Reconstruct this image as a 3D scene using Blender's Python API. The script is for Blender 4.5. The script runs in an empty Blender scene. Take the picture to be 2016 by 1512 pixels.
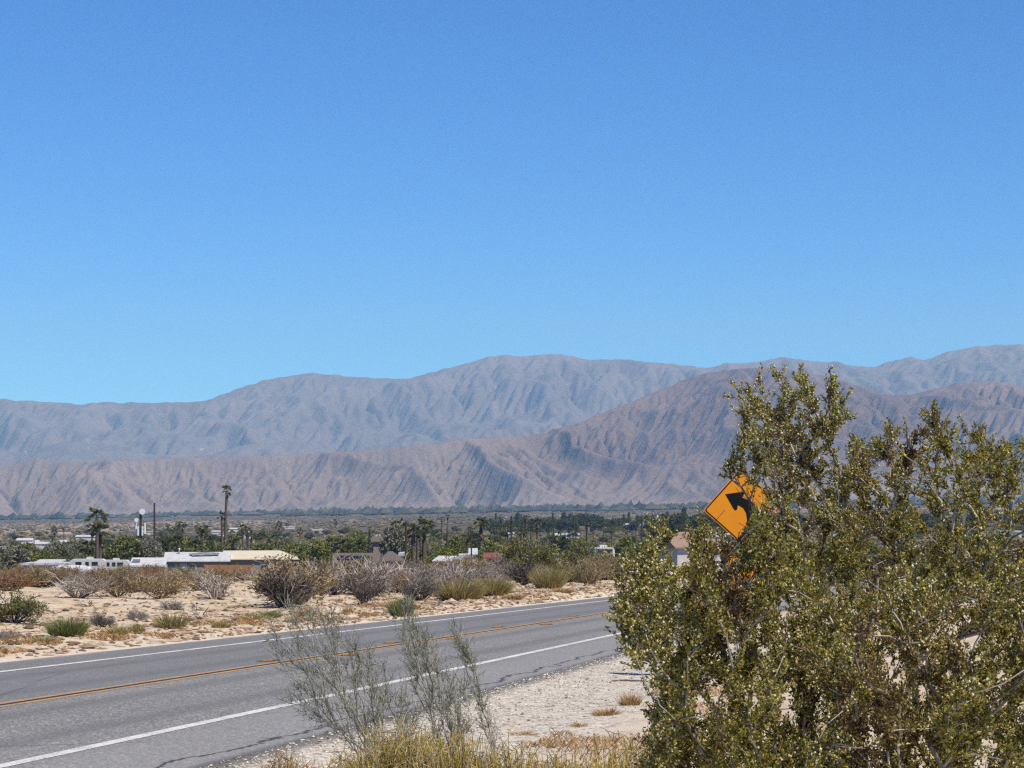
import bpy, math, random
import numpy as np
from mathutils import Vector, Matrix

random.seed(7)
RNG = np.random.default_rng(7)
R = math.radians
scene = bpy.context.scene
COL = scene.collection

# ------------------------------------------------------------------ camera
F, CX, HY, ZC = 4312.0, 1008.0, 970.0, 1.917      # photo pixels: focal length, centre column, horizon row; eye height (m)
cam_d = bpy.data.cameras.new('camera')
cam_d.sensor_width = 36.0
cam_d.lens = 36.0 * F / 2016.0
cam_d.shift_y = (HY - 756.0) / 2016.0
cam_d.clip_start = 0.1
cam_d.clip_end = 60000.0
cam = bpy.data.objects.new('camera', cam_d)
COL.objects.link(cam)
cam.location = (0, 0, ZC)
cam.rotation_euler = (R(90), 0, 0)
scene.camera = cam

# ------------------------------------------------------------------ sky and sun
SUN_EL, SUN_AZ = 53.0, 132.0        # azimuth clockwise from the view direction (+Y)
world = bpy.data.worlds.new('World')
scene.world = world
world.use_nodes = True
wn = world.node_tree
wn.nodes.clear()
sky = wn.nodes.new('ShaderNodeTexSky')
sky.sky_type = 'NISHITA'
sky.sun_disc = False
sky.sun_elevation = R(SUN_EL)
sky.sun_rotation = R(SUN_AZ)
sky.altitude = 0
sky.air_density = 0.6
sky.dust_density = 0.0
sky.ozone_density = 6.0
hs = wn.nodes.new('ShaderNodeMix')
hs.data_type = 'RGBA'
hs.blend_type = 'MULTIPLY'
hs.inputs[0].default_value = 1.0
hs.inputs[7].default_value = (.42, .92, 1.40, 1)
bg = wn.nodes.new('ShaderNodeBackground')
bg.inputs['Strength'].default_value = 0.117
wo = wn.nodes.new('ShaderNodeOutputWorld')
wn.links.new(sky.outputs[0], hs.inputs[6])
wn.links.new(hs.outputs[2], bg.inputs['Color'])
wn.links.new(bg.outputs[0], wo.inputs['Surface'])
sun_d = bpy.data.lights.new('sun', 'SUN')
sun_d.energy = 5.0
sun_d.angle = R(0.5)
sun_d.color = (1.0, 0.905, 0.76)
sun = bpy.data.objects.new('sun', sun_d)
COL.objects.link(sun)
_v = Vector((math.sin(R(SUN_AZ)) * math.cos(R(SUN_EL)), math.cos(R(SUN_AZ)) * math.cos(R(SUN_EL)), math.sin(R(SUN_EL))))
sun.rotation_euler = _v.to_track_quat('Z', 'Y').to_euler()
sun.location = (60, -20, 100)

vs = scene.view_settings
vs.view_transform = 'Standard'
vs.look = 'None'
vs.exposure = 0.0
vs.gamma = 1.0
vs.use_curve_mapping = False
scene.cycles.max_bounces = 5
scene.cycles.diffuse_bounces = 3
scene.cycles.glossy_bounces = 2
scene.cycles.transmission_bounces = 3
scene.cycles.transparent_max_bounces = 6
scene.cycles.volume_bounces = 2
scene.cycles.use_denoising = False
scene.cycles.filter_width = 1.3
scene.cycles.use_adaptive_sampling = False

# ------------------------------------------------------------------ helpers: numbers
def sm(x, a, b):
    t = np.clip((np.asarray(x, float) - a) / (b - a), 0, 1)
    return t * t * (3 - 2 * t)

def _hash(ix, iy, seed):
    h = (ix.astype(np.int64) * 374761393 + iy.astype(np.int64) * 668265263 + seed * 1442695041) & 0xFFFFFFFF
    h = ((h ^ (h >> 13)) * 1274126177) & 0xFFFFFFFF
    return ((h ^ (h >> 16)) & 0xFFFFFF) / float(0xFFFFFF)

def vn(x, y, seed=0):
    x = np.asarray(x, float); y = np.asarray(y, float)
    ix = np.floor(x); iy = np.floor(y)
    fx = x - ix; fy = y - iy
    fx = fx * fx * fx * (fx * (fx * 6 - 15) + 10); fy = fy * fy * fy * (fy * (fy * 6 - 15) + 10)
    a = _hash(ix, iy, seed); b = _hash(ix + 1, iy, seed); c = _hash(ix, iy + 1, seed); d = _hash(ix + 1, iy + 1, seed)
    return (a + (b - a) * fx) * (1 - fy) + (c + (d - c) * fx) * fy

def fbm(x, y, seed=0, octs=4, gain=0.5):
    s = 0; a = 1; t = 0
    for o in range(octs):
        s = s + a * (vn(x * 2 ** o + 17.3 * o, y * 2 ** o - 9.1 * o, seed + o) * 2 - 1); t += a; a *= gain
    return s / t

def W(px, row, D):
    return ((px - CX) * D / F, D, ZC - (row - HY) * D / F)

# ------------------------------------------------------------------ helpers: the lie of the land
TH = math.atan((1920.0 - CX) / F)                  # heading of the road, right of the view
ST, CT = math.sin(TH), math.cos(TH)
SLOPE = 127.0 / F                                  # the fan falls away from the camera
S_NEAR, S_FAR = 6.9, 17.35                         # asphalt edges, distance left of the camera
S_L1, S_C, S_L2 = 8.74, 12.36, 15.95               # edge line, centre line, edge line
_TY = np.array([0, 130, 200, 260, 400, 700, 1000, 2000, 4000, 7000, 9600, 16500, 40000], float)
_TZ = np.array([0, -130 * SLOPE, -200 * SLOPE - .45, -260 * SLOPE - .9, -12.7, -18.4, -22.4, -31.5, -42.6, -56.5, -64.9, -74.6, -90])

def road_sq(X, Y):
    return -X * CT + Y * ST, X * ST + Y * CT

def gz(X, Y, detail=True):
    X = np.asarray(X, float); Y = np.asarray(Y, float)
    z = np.where(Y < 130, -SLOPE * Y, np.interp(Y, _TY, _TZ))
    z = z + 0.018 * X * sm(Y, 300, 2000)
    if detail:
        s, q = road_sq(X, Y)
        r = s - S_FAR
        near = 1 - sm(Y, 150, 230)
        bank = 0.12 * sm(r, 0.25, 2.2) + 0.16 * sm(r, 0.4, 3) * fbm(X * .45, Y * .22, 3, 4) + 0.05 * sm(r, .2, 1) * fbm(X * 1.7, Y * 1.1, 5, 3)
        bank = bank + 0.22 * sm(q, 70, 105) * sm(r, 0.2, 1.5)
        r2 = S_NEAR - s
        verge = -0.05 * sm(r2, 0.1, 1.2) + 0.05 * sm(r2, .6, 3) * fbm(X * .7, Y * .5, 9, 3) + .03 * sm(r2, .15, .8) * fbm(X * 3.1, Y * 2.2, 12, 3)
        onroad = np.where((r < 0) & (r2 < 0), -0.07 * np.minimum(sm(-r, -.05, .25), sm(-r2, -.05, .25)), 0)
        z = z + near * (np.where(r > 0, bank, 0) + np.where(r2 > 0, verge, 0) + onroad)
    return z

def at_ground(px, D):
    X = (px - CX) * D / F
    return X, D, float(gz(X, D))

def drow(row):                                      # depth of the near fan surface seen at a photo row
    return F * ZC / (row - 1097.0)

# ------------------------------------------------------------------ helpers: meshes
def mesh(name, V, faces, mats=None, smooth=False, mi=None):
    V = np.asarray(V, np.float32).reshape(-1, 3)
    me = bpy.data.meshes.new(name)
    if isinstance(faces, np.ndarray):
        faces = [faces]
    if len(faces) and isinstance(faces[0], np.ndarray):
        faces = [f for f in faces if len(f)]
        tot = np.concatenate([np.full(len(f), f.shape[1], np.int32) for f in faces])
        idx = np.concatenate([f.reshape(-1) for f in faces]).astype(np.int32)
    else:
        tot = np.array([len(f) for f in faces], np.int32)
        idx = np.array([i for f in faces for i in f], np.int32)
    me.vertices.add(len(V)); me.vertices.foreach_set('co', V.ravel())
    me.loops.add(len(idx)); me.loops.foreach_set('vertex_index', idx)
    me.polygons.add(len(tot))
    st = np.zeros(len(tot), np.int32); st[1:] = np.cumsum(tot)[:-1]
    me.polygons.foreach_set('loop_start', st)
    me.polygons.foreach_set('loop_total', tot)
    if mi is not None:
        me.polygons.foreach_set('material_index', np.asarray(mi, np.int32))
    me.update(calc_edges=True)
    me.validate()
    me.polygons.foreach_set('use_smooth', np.full(len(me.polygons), bool(smooth)))
    for m in (mats or []):
        me.materials.append(m)
    return me

def link(name, me, parent=None, loc=None, rot=None, scl=None):
    o = bpy.data.objects.new(name, me)
    COL.objects.link(o)
    if parent is not None: o.parent = parent
    if loc is not None: o.location = loc
    if rot is not None: o.rotation_euler = rot
    if scl is not None: o.scale = scl
    return o

def tag(o, label=None, cat=None, group=None, kind=None):
    if label: o['label'] = label
    if cat: o['category'] = cat
    if group: o['group'] = group
    if kind: o['kind'] = kind
    return o

def thing(name, label, cat, loc=(0, 0, 0), rz=0, scl=None, group=None):
    o = link(name, None, None, loc, (0, 0, rz), scl)
    o.empty_display_size = 0.2
    return tag(o, label, cat, group)

class MB:
    """collects simple shapes into one mesh"""
    def __init__(s): s.v = []; s.f = []; s.m = []
    def add(s, V, Fc, mi=0):
        b = len(s.v); s.v += [tuple(p) for p in V]; s.f += [tuple(b + i for i in f) for f in Fc]; s.m += [mi] * len(Fc)
    def box(s, x0, x1, y0, y1, z0, z1, mi=0):
        s.add([(x0, y0, z0), (x1, y0, z0), (x1, y1, z0), (x0, y1, z0), (x0, y0, z1), (x1, y0, z1), (x1, y1, z1), (x0, y1, z1)],
              [(0, 3, 2, 1), (4, 5, 6, 7), (0, 1, 5, 4), (1, 2, 6, 5), (2, 3, 7, 6), (3, 0, 4, 7)], mi)
    def tube(s, a, b, ra, rb, k=8, mi=0):
        a = Vector(a); b = Vector(b); d = (b - a).normalized()
        u = d.orthogonal().normalized(); w = d.cross(u)
        V = []
        for c, r in ((a, ra), (b, rb)):
            for i in range(k):
                t = 2 * math.pi * i / k
                V.append(c + (u * math.cos(t) + w * math.sin(t)) * r)
        Fc = [(i, (i + 1) % k, k + (i + 1) % k, k + i) for i in range(k)] + [tuple(range(k - 1, -1, -1)), tuple(range(k, 2 * k))]
        s.add(V, Fc, mi)
    def prism(s, poly, y0, y1, mi=0):        # polygon in x,z pushed along y
        n = len(poly)
        V = [(p[0], y0, p[1]) for p in poly] + [(p[0], y1, p[1]) for p in poly]
        s.add(V, [tuple(range(n)), tuple(range(2 * n - 1, n - 1, -1))] + [(i, n + i, n + (i + 1) % n, (i + 1) % n) for i in range(n)], mi)
    def mesh(s, name, mats, smooth=False):
        return mesh(name, s.v, s.f, mats, smooth, s.m)
    def build(s, name, mat, parent=None, loc=None, rot=None, smooth=False):
        return link(name, s.mesh(name, mat if isinstance(mat, list) else [mat], smooth), parent, loc, rot)

def tubes(polys, k=3):
    """many tapering twigs -> V, quads"""
    VV = []; FF = []; off = 0
    ang = np.arange(k) * 2 * math.pi / k
    ca, sa = np.cos(ang), np.sin(ang)
    nxt = (np.arange(k) + 1) % k
    for P, r in polys:
        P = np.asarray(P, float); n = len(P)
        if n < 2: continue
        r = np.asarray(r, float) * np.ones(n)
        T = np.gradient(P, axis=0); T /= (np.linalg.norm(T, axis=1, keepdims=True) + 1e-9)
        m = T[n // 2]
        ref = np.array([1., 0, 0]) if abs(m[0]) < .6 else np.array([0, 1., 0])
        U = np.cross(T, ref); U /= (np.linalg.norm(U, axis=1, keepdims=True) + 1e-9)
        Wv = np.cross(T, U)
        V = P[:, None, :] + r[:, None, None] * (U[:, None, :] * ca[None, :, None] + Wv[:, None, :] * sa[None, :, None])
        VV.append(V.reshape(-1, 3))
        i = np.arange(n - 1)[:, None] * k + off
        j = np.arange(k)[None, :]
        FF.append(np.stack([i + j, i + nxt[None, :], i + k + nxt[None, :], i + k + j], -1).reshape(-1, 4))
        off += n * k
    if not VV: return np.zeros((0, 3)), np.zeros((0, 4), int)
    return np.concatenate(VV), np.concatenate(FF)

def unit(a):
    return a / (np.linalg.norm(a, axis=-1, keepdims=True) + 1e-9)

def leaves(P, Dr, L, Wd, rng, bend=0.25):
    """kite-shaped leaf (two triangles folded at the rib) at each P along Dr"""
    n = len(P)
    L = np.broadcast_to(np.asarray(L, float), (n,))[:, None]; Wd = np.broadcast_to(np.asarray(Wd, float), (n,))[:, None]
    Dr = unit(Dr)
    S = unit(np.cross(Dr, rng.normal(size=(n, 3))))
    N = np.cross(Dr, S)
    V = np.stack([P, P + Dr * L * .45 + S * Wd * .5 + N * Wd * bend, P + Dr * L, P + Dr * L * .45 - S * Wd * .5 + N * Wd * bend], 1).reshape(-1, 3)
    b = np.arange(n)[:, None] * 4
    T = np.concatenate([b + np.array([[0, 1, 2]]), b + np.array([[0, 2, 3]])], 0)
    return V, T

def strips(P0, P1, P2, w, rng):
    """curved grass blades: base, middle, tip"""
    n = len(P0)
    side = unit(np.cross(P2 - P0, rng.normal(size=(n, 3)))) * np.broadcast_to(np.asarray(w, float), (n,))[:, None]
    V = np.stack([P0 - side, P0 + side, P1 - side * .8, P1 + side * .8, P2], 1).reshape(-1, 3)
    b = np.arange(n)[:, None] * 5
    return V, [b + np.array([[0, 1, 3, 2]]), b + np.array([[2, 3, 4]])]

def ico(sub=1):
    import bmesh
    bm = bmesh.new(); bmesh.ops.create_icosphere(bm, subdivisions=sub, radius=1.0)
    V = np.array([v.co[:] for v in bm.verts]); Fc = np.array([[v.index for v in f.verts] for f in bm.faces]); bm.free()
    return V, Fc
ICO1 = ico(1)
ICO2 = ico(2)
OCT = (np.array([[1., 0, 0], [-1, 0, 0], [0, 1, 0], [0, -1, 0], [0, 0, 1], [0, 0, -1]]),
       np.array([[0, 2, 4], [2, 1, 4], [1, 3, 4], [3, 0, 4], [2, 0, 5], [1, 2, 5], [3, 1, 5], [0, 3, 5]]))

def scatter(shape, P, S, rng, jitter=0.0, aniso=None):
    V0, F0 = shape
    n = len(P)
    V = np.repeat(V0[None], n, 0)
    if jitter: V = V * (1 + jitter * rng.normal(size=(n, len(V0), 1)))
    if aniso is not None: V = V * aniso[:, None, :]
    a = rng.uniform(0, 6.283, n)[:, None]
    x = V[..., 0] * np.cos(a) - V[..., 1] * np.sin(a); y = V[..., 0] * np.sin(a) + V[..., 1] * np.cos(a)
    V = np.stack([x, y, V[..., 2]], -1) * np.asarray(S).reshape(-1, 1, 1) + P[:, None, :]
    Fc = (F0[None] + (np.arange(n) * len(V0))[:, None, None]).reshape(-1, F0.shape[1])
    return V.reshape(-1, 3), Fc

def inpoly(x, y, poly):
    x = np.asarray(x, float); y = np.asarray(y, float)
    c = np.zeros(x.shape, bool); n = len(poly)
    for i in range(n):
        x0, y0 = poly[i]; x1, y1 = poly[(i + 1) % n]
        if y0 == y1: continue
        c ^= ((y0 > y) != (y1 > y)) & (x < (x1 - x0) * (y - y0) / (y1 - y0) + x0)
    return c

def sample_poly(poly, n, rng):
    xs = [p[0] for p in poly]; ys = [p[1] for p in poly]
    out = np.zeros((0, 2))
    while len(out) < n:
        p = np.stack([rng.uniform(min(xs), max(xs), n * 3), rng.uniform(min(ys), max(ys), n * 3)], 1)
        out = np.concatenate([out, p[inpoly(p[:, 0], p[:, 1], poly)]])
    return out[:n]

# ------------------------------------------------------------------ helpers: materials
class NT:
    def __init__(s, name):
        s.m = bpy.data.materials.new(name); s.m.use_nodes = True
        s.t = s.m.node_tree; s.t.nodes.clear()
        s.out = s.n('ShaderNodeOutputMaterial')
    def n(s, typ, **kw):
        d = s.t.nodes.new(typ)
        for k, v in kw.items():
            if k in d.inputs: s.set(d.inputs[k], v)
            else: setattr(d, k, v)
        return d
    def set(s, sock, v):
        if isinstance(v, bpy.types.NodeSocket): s.t.links.new(v, sock)
        else:
            if sock.type == 'RGBA' and len(v) == 3: v = (*v, 1)
            sock.default_value = v
    def math(s, op, a, b=None, c=None, clamp=False):
        d = s.n('ShaderNodeMath', operation=op); d.use_clamp = clamp
        s.set(d.inputs[0], a)
        if b is not None: s.set(d.inputs[1], b)
        if c is not None: s.set(d.inputs[2], c)
        return d.outputs[0]
    def mix(s, fac, a, b, blend='MIX'):
        d = s.n('ShaderNodeMix', data_type='RGBA', blend_type=blend)
        s.set(d.inputs[0], fac); s.set(d.inputs[6], a); s.set(d.inputs[7], b)
        return d.outputs[2]
    def noise(s, vec, scale, detail=4, rough=0.55, dist=0.0):
        d = s.n('ShaderNodeTexNoise'); d.inputs['Scale'].default_value = scale; d.inputs['Detail'].default_value = detail
        d.inputs['Roughness'].default_value = rough; d.inputs['Distortion'].default_value = dist
        if vec is not None: s.set(d.inputs['Vector'], vec)
        return d.outputs[0]
    def ramp(s, fac, stops):
        d = s.n('ShaderNodeValToRGB'); s.set(d.inputs[0], fac)
        e = d.color_ramp.elements
        while len(e) < len(stops): e.new(0.5)
        for i, (p, c) in enumerate(stops):
            e[i].position = p; e[i].color = (*c, 1) if len(c) == 3 else c
        return d.outputs[0]
    def step(s, x, a, b):
        d = s.n('ShaderNodeMapRange', interpolation_type='SMOOTHSTEP'); s.set(d.inputs[0], x)
        d.inputs[1].default_value = a; d.inputs[2].default_value = b
        return d.outputs[0]
    def pos(s): return s.n('ShaderNodeNewGeometry').outputs['Position']
    def island(s): return s.n('ShaderNodeNewGeometry').outputs['Random Per Island']
    def obj(s): return s.n('ShaderNodeTexCoord').outputs['Object']
    def orand(s): return s.n('ShaderNodeObjectInfo').outputs['Random']
    def scalev(s, v, sc):
        d = s.n('ShaderNodeMapping'); s.set(d.inputs['Vector'], v); d.inputs['Scale'].default_value = sc
        return d.outputs[0]
    def bump(s, h, strength=0.3, dist=0.02):
        d = s.n('ShaderNodeBump'); d.inputs['Strength'].default_value = strength; d.inputs['Distance'].default_value = dist
        s.set(d.inputs['Height'], h); return d.outputs[0]
    def bsdf(s, color, rough=0.8, normal=None, metallic=0.0, spec=0.3):
        d = s.n('ShaderNodeBsdfPrincipled')
        s.set(d.inputs['Base Color'], color); s.set(d.inputs['Roughness'], rough); s.set(d.inputs['Metallic'], metallic)
        d.inputs['Specular IOR Level'].default_value = spec
        if normal is not None: s.set(d.inputs['Normal'], normal)
        return d.outputs[0]
    def done(s, shader):
        s.t.links.new(shader, s.out.inputs['Surface']); return s.m

def leaf_mat(name, stops, trans=0.25, rough=0.5, spec=0.3, objvar=0.0):
    t = NT(name)
    c = t.ramp(t.island(), stops)
    if objvar:
        o = t.orand()
        c = t.mix(1.0, c, t.ramp(o, [(0, (1 - objvar, 1 - objvar * .9, 1 - objvar * .8)), (1, (1 + objvar * .6, 1 + objvar * .5, 1 + objvar * .3))]), 'MULTIPLY')
    b = t.bsdf(c, rough, spec=spec)
    tr = t.n('ShaderNodeBsdfTranslucent'); t.set(tr.inputs['Color'], c)
    mx = t.n('ShaderNodeMixShader'); mx.inputs[0].default_value = trans
    t.t.links.new(b, mx.inputs[1]); t.t.links.new(tr.outputs[0], mx.inputs[2])
    return t.done(mx.outputs[0])

def plain(name, c1, c2=None, scale=6.0, rough=0.7, bump=0.0, spec=0.3, metallic=0.0, island=0.0, stretch=None):
    t = NT(name)
    v = t.obj()
    if stretch: v = t.scalev(v, stretch)
    c2 = c2 or tuple(x * .75 for x in c1)
    n = t.noise(v, scale, 5, .6)
    col = t.mix(t.step(n, .3, .7), c1, c2)
    if island:
        i = t.island(); col = t.mix(1.0, col, t.ramp(i, [(0, (1 - island,) * 3), (1, (1 + island * .5,) * 3)]), 'MULTIPLY')
    nm = t.bump(n, bump, .02) if bump else None
    return t.done(t.bsdf(col, rough, nm, metallic, spec))

# ================================================================== the ground
def ground_material():
    t = NT('sand_and_scrub')
    p = t.pos()
    sx = t.n('ShaderNodeSeparateXYZ'); t.set(sx.inputs[0], p)
    X, Y = sx.outputs[0], sx.outputs[1]
    s = t.math('ADD', t.math('MULTIPLY', X, -CT), t.math('MULTIPLY', Y, ST))
    n1 = t.noise(p, .35, 6, .6)
    n2 = t.noise(t.scalev(p, (1, .6, 1)), 1.7, 6, .65)
    n3 = t.noise(p, 9.0, 4, .7)
    n4 = t.noise(p, 38.0, 3, .7)
    sand = t.mix(t.step(n1, .35, .65), (.66, .53, .34), (.72, .61, .46))
    sand = t.mix(t.math('MULTIPLY', t.step(n2, .48, .62), .65), sand, (.30, .19, .105))
    sand = t.mix(t.math('MULTIPLY', t.step(n3, .52, .66), .65), sand, (.20, .14, .09))
    sand = t.mix(t.math('MULTIPLY', t.step(n4, .50, .7), .35), sand, (.20, .155, .12))
    # pale strip of sand right beside the asphalt
    edge = t.math('MULTIPLY', t.math('SUBTRACT', 1.0, t.step(t.math('ADD', t.math('ABSOLUTE', t.math('SUBTRACT', s, S_FAR + .45)), t.math('MULTIPLY', n2, .5)), .35, .95)), .8)
    sand = t.mix(edge, sand, (.70, .61, .48))
    # gravel verge on this side of the road
    vor = t.n('ShaderNodeTexVoronoi'); vor.inputs['Scale'].default_value = 22.0; t.set(vor.inputs['Vector'], p)
    sv = t.n('ShaderNodeSeparateColor'); t.set(sv.inputs[0], vor.outputs['Color'])
    grav = t.ramp(sv.outputs[0], [(0, (.20, .17, .13)), (.25, (.50, .445, .36)), (.7, (.64, .58, .48)), (1, (.75, .69, .59))])
    dirt = t.mix(t.step(n2, .35, .65), (.66, .57, .45), (.56, .43, .29))
    dirt = t.mix(t.math('MULTIPLY', t.step(n3, .55, .75), .5), dirt, (.40, .29, .20))
    gm = t.step(t.math('ADD', s, t.math('MULTIPLY', n2, 2.2)), 4.6, 5.6)
    near = t.mix(gm, dirt, grav)
    near = t.mix(t.math('MULTIPLY', t.step(n4, .45, .75), .3), near, (.25, .21, .17))
    near = t.mix(t.math('MULTIPLY', t.step(t.math('ADD', s, t.math('MULTIPLY', n3, .35)), 6.62, 6.95), .8), near, (.12, .115, .11))
    nearside = t.math('LESS_THAN', s, 12.0)
    c = t.mix(nearside, sand, near)
    # farther out: scrub flat
    d = t.n('ShaderNodeVectorMath', operation='LENGTH'); t.set(d.inputs[0], p)
    dist = d.outputs['Value']
    m1 = t.noise(t.scalev(p, (1, .35, 1)), .06, 6, .65)
    m2 = t.noise(t.scalev(p, (1, .35, 1)), .012, 6, .65)
    m3 = t.noise(t.scalev(p, (1, .12, 1)), .0014, 5, .6)
    scrub = t.mix(t.step(m1, .35, .65), (.15, .122, .09), (.10, .092, .065))
    scrub = t.mix(t.math('MULTIPLY', t.step(m2, .52, .66), .5), scrub, (.19, .155, .115))
    field = t.mix(t.math('MULTIPLY', t.step(m3, .56, .62), .6), scrub, (.40, .32, .24))
    c = t.mix(t.step(dist, 120, 260), c, scrub)
    c = t.mix(t.step(dist, 1800, 2600), c, field)
    # dry farm fields on the valley floor
    fy = t.math('MULTIPLY', t.step(t.math('ADD', Y, t.math('MULTIPLY', m2, 900)), 3000, 3300), t.math('SUBTRACT', 1.0, t.step(t.math('ADD', Y, t.math('MULTIPLY', m2, 1500)), 4800, 5600)))
    c = t.mix(t.math('MULTIPLY', t.math('MULTIPLY', fy, t.step(m3, .46, .54)), .6), c, (.40, .33, .26))
    b = t.bump(t.math('ADD', t.math('MULTIPLY', n3, .6), n4), .6, .03)
    return t.done(t.bsdf(c, .95, b, spec=.1))

ky = np.concatenate([[-58, -40, -25, -12, 0, 6], 12 * 1.0118 ** np.arange(0, int(math.log(19000 / 12) / math.log(1.0118)))])
kx = np.concatenate([[-.62, -.5, -.42], np.linspace(-.36, .36, 214), [.42, .5, .62]])
YY, KK = np.meshgrid(ky, kx, indexing='ij')
XX = KK * (YY + 60)
ZZ = gz(XX, YY)
nr, nc = YY.shape
i = np.arange(nr - 1)[:, None] * nc + np.arange(nc - 1)[None, :]
quads = np.stack([i, i + 1, i + 1 + nc, i + nc], -1).reshape(-1, 4)
g = link('ground', mesh('ground', np.stack([XX, YY, ZZ], -1), quads, [ground_material()], True))
tag(g, kind='structure')

# ================================================================== the road
def road_pt(s, q):
    """point s metres left of the camera line, q along; the road bends left past q = 175"""
    q = np.asarray(q, float); s = np.asarray(s, float)
    q0, rad = 175.0, 130.0
    a = np.clip((q - q0) / rad, 0, None)
    rr = rad - (s - S_C)
    qs = np.where(q < q0, q, q0 + rr * np.sin(a))
    ss = np.where(q < q0, s, s + rr * (1 - np.cos(a)))
    X = -ss * CT + qs * ST; Y = ss * ST + qs * CT
    return X, Y

def ribbon(name, s0, s1, dz, mat, parent=None, qs=None, rag=0.0, seed=0, ns=2, thick=0.0, wear=0):
    qs = np.concatenate([np.arange(-60, 15, 5), np.arange(15, 110, .4), np.arange(110, 330, 2.5)]) if qs is None else qs
    t = np.linspace(0, 1, ns)
    a = s0 + rag * fbm(qs * 1.3, qs * 0 + 3.1, seed, 4)
    b = s1 + rag * fbm(qs * 1.3, qs * 0 + 8.7, seed + 5, 4)
    S = a[:, None] + (b - a)[:, None] * t[None, :]
    Q = np.repeat(qs[:, None], ns, 1)
    X, Y = road_pt(S, Q)
    Z = gz(X, Y, False) + dz + np.where(Q > 130, .06, 0)
    V = np.stack([X, Y, Z], -1)
    if thick:
        V = np.concatenate([V[:, :1] - [0, 0, thick] + 0, V, V[:, -1:] - [0, 0, thick]], 1)
        V[:, 0, 0] += .10 * CT; V[:, 0, 1] -= .10 * ST; V[:, -1, 0] -= .10 * CT; V[:, -1, 1] += .10 * ST
    n0, n1 = V.shape[:2]
    i = np.arange(n0 - 1)[:, None] * n1 + np.arange(n1 - 1)[None, :]
    qd = np.stack([i, i + n1, i + n1 + 1, i + 1], -1).reshape(-1, 4)
    return link(name, mesh(name, V, qd, [mat], False), parent)

def asphalt_material():
    t = NT('aged_asphalt')
    p = t.pos()
    sx = t.n('ShaderNodeSeparateXYZ'); t.set(sx.inputs[0], p)
    s = t.math('ADD', t.math('MULTIPLY', sx.outputs[0], -CT), t.math('MULTIPLY', sx.outputs[1], ST))
    q = t.math('ADD', t.math('MULTIPLY', sx.outputs[0], ST), t.math('MULTIPLY', sx.outputs[1], CT))
    cb = t.n('ShaderNodeCombineXYZ'); t.set(cb.inputs[0], s); t.set(cb.inputs[1], t.math('MULTIPLY', q, .12))
    streak = t.noise(cb.outputs[0], 1.4, 5, .6)
    big = t.noise(p, .25, 4, .5)
    vor = t.n('ShaderNodeTexVoronoi'); vor.inputs['Scale'].default_value = 48.0; t.set(vor.inputs['Vector'], p)
    sv = t.n('ShaderNodeSeparateColor'); t.set(sv.inputs[0], vor.outputs['Color'])
    chips = t.ramp(sv.outputs[0], [(0, (.09, .088, .083)), (.3, (.18, .176, .166)), (.7, (.265, .258, .243)), (.9, (.36, .35, .33)), (1, (.62, .60, .57))])
    fine = t.noise(p, 70, 2, .7)
    c = t.mix(t.math('MULTIPLY', t.step(streak, .4, .7), .30), chips, (.18, .18, .18))
    c = t.mix(t.math('MULTIPLY', t.step(big, .4, .7), .22), c, (.32, .315, .30))
    trk = t.math('ABSOLUTE', t.math('SUBTRACT', t.math('ABSOLUTE', t.math('SUBTRACT', t.math('ABSOLUTE', t.math('SUBTRACT', s, S_C)), 1.8)), .85))
    c = t.mix(t.math('MULTIPLY', t.math('SUBTRACT', 1.0, t.step(t.math('ADD', trk, t.math('MULTIPLY', streak, .3)), .2, .6)), .5), c, (.14, .138, .135))
    far = t.step(s, S_C - .1, S_C + .1)
    c = t.mix(t.math('MULTIPLY', far, .45), c, (.155, .155, .16))
    c = t.mix(t.math('MULTIPLY', t.math('SUBTRACT', 1.0, t.step(s, S_L1 - .5, S_L1 + .1)), .3), c, (.36, .35, .335))
    # wandering sealed cracks and the darker crumbling lip
    wob = t.noise(p, .55, 5, .65)
    cr = t.math('ABSOLUTE', t.math('SUBTRACT', t.math('ADD', s, t.math('MULTIPLY', wob, 1.1)), S_NEAR + 1.0))
    c = t.mix(t.math('MULTIPLY', t.math('SUBTRACT', 1.0, t.step(cr, .012, .05)), .85), c, (.03, .03, .03))
    lip = t.math('SUBTRACT', 1.0, t.step(t.math('ADD', s, t.math('MULTIPLY', wob, .25)), S_NEAR + .10, S_NEAR + .34))
    c = t.mix(t.math('MULTIPLY', lip, .75), c, (.05, .05, .05))
    v2 = t.n('ShaderNodeTexVoronoi', feature='DISTANCE_TO_EDGE'); v2.inputs['Scale'].default_value = .17
    wv = t.n('ShaderNodeVectorMath', operation='ADD'); t.set(wv.inputs[0], p); t.set(wv.inputs[1], t.n('ShaderNodeTexNoise', Scale=.9, Detail=4).outputs['Color']); t.set(v2.inputs['Vector'], wv.outputs[0])
    crk = t.math('MULTIPLY', t.math('SUBTRACT', 1.0, t.step(v2.outputs['Distance'], .0012, .0042)), t.step(big, .46, .56))
    c = t.mix(t.math('MULTIPLY', crk, .4), c, (.035, .034, .033))
    dust = t.step(t.math('ADD', s, t.math('MULTIPLY', streak, .9)), S_FAR + .1, S_FAR + .75)
    c = t.mix(t.math('MULTIPLY', dust, .6), c, (.5, .43, .34))
    b = t.bump(t.math('ADD', sv.outputs[0], fine), .5, .012)
    return t.done(t.bsdf(c, .85, b, spec=.25))

road = ribbon('road', S_NEAR, S_FAR, 0.0, asphalt_material(), None, rag=.05, seed=4, ns=5, thick=.09)
tag(road, kind='structure')

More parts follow.
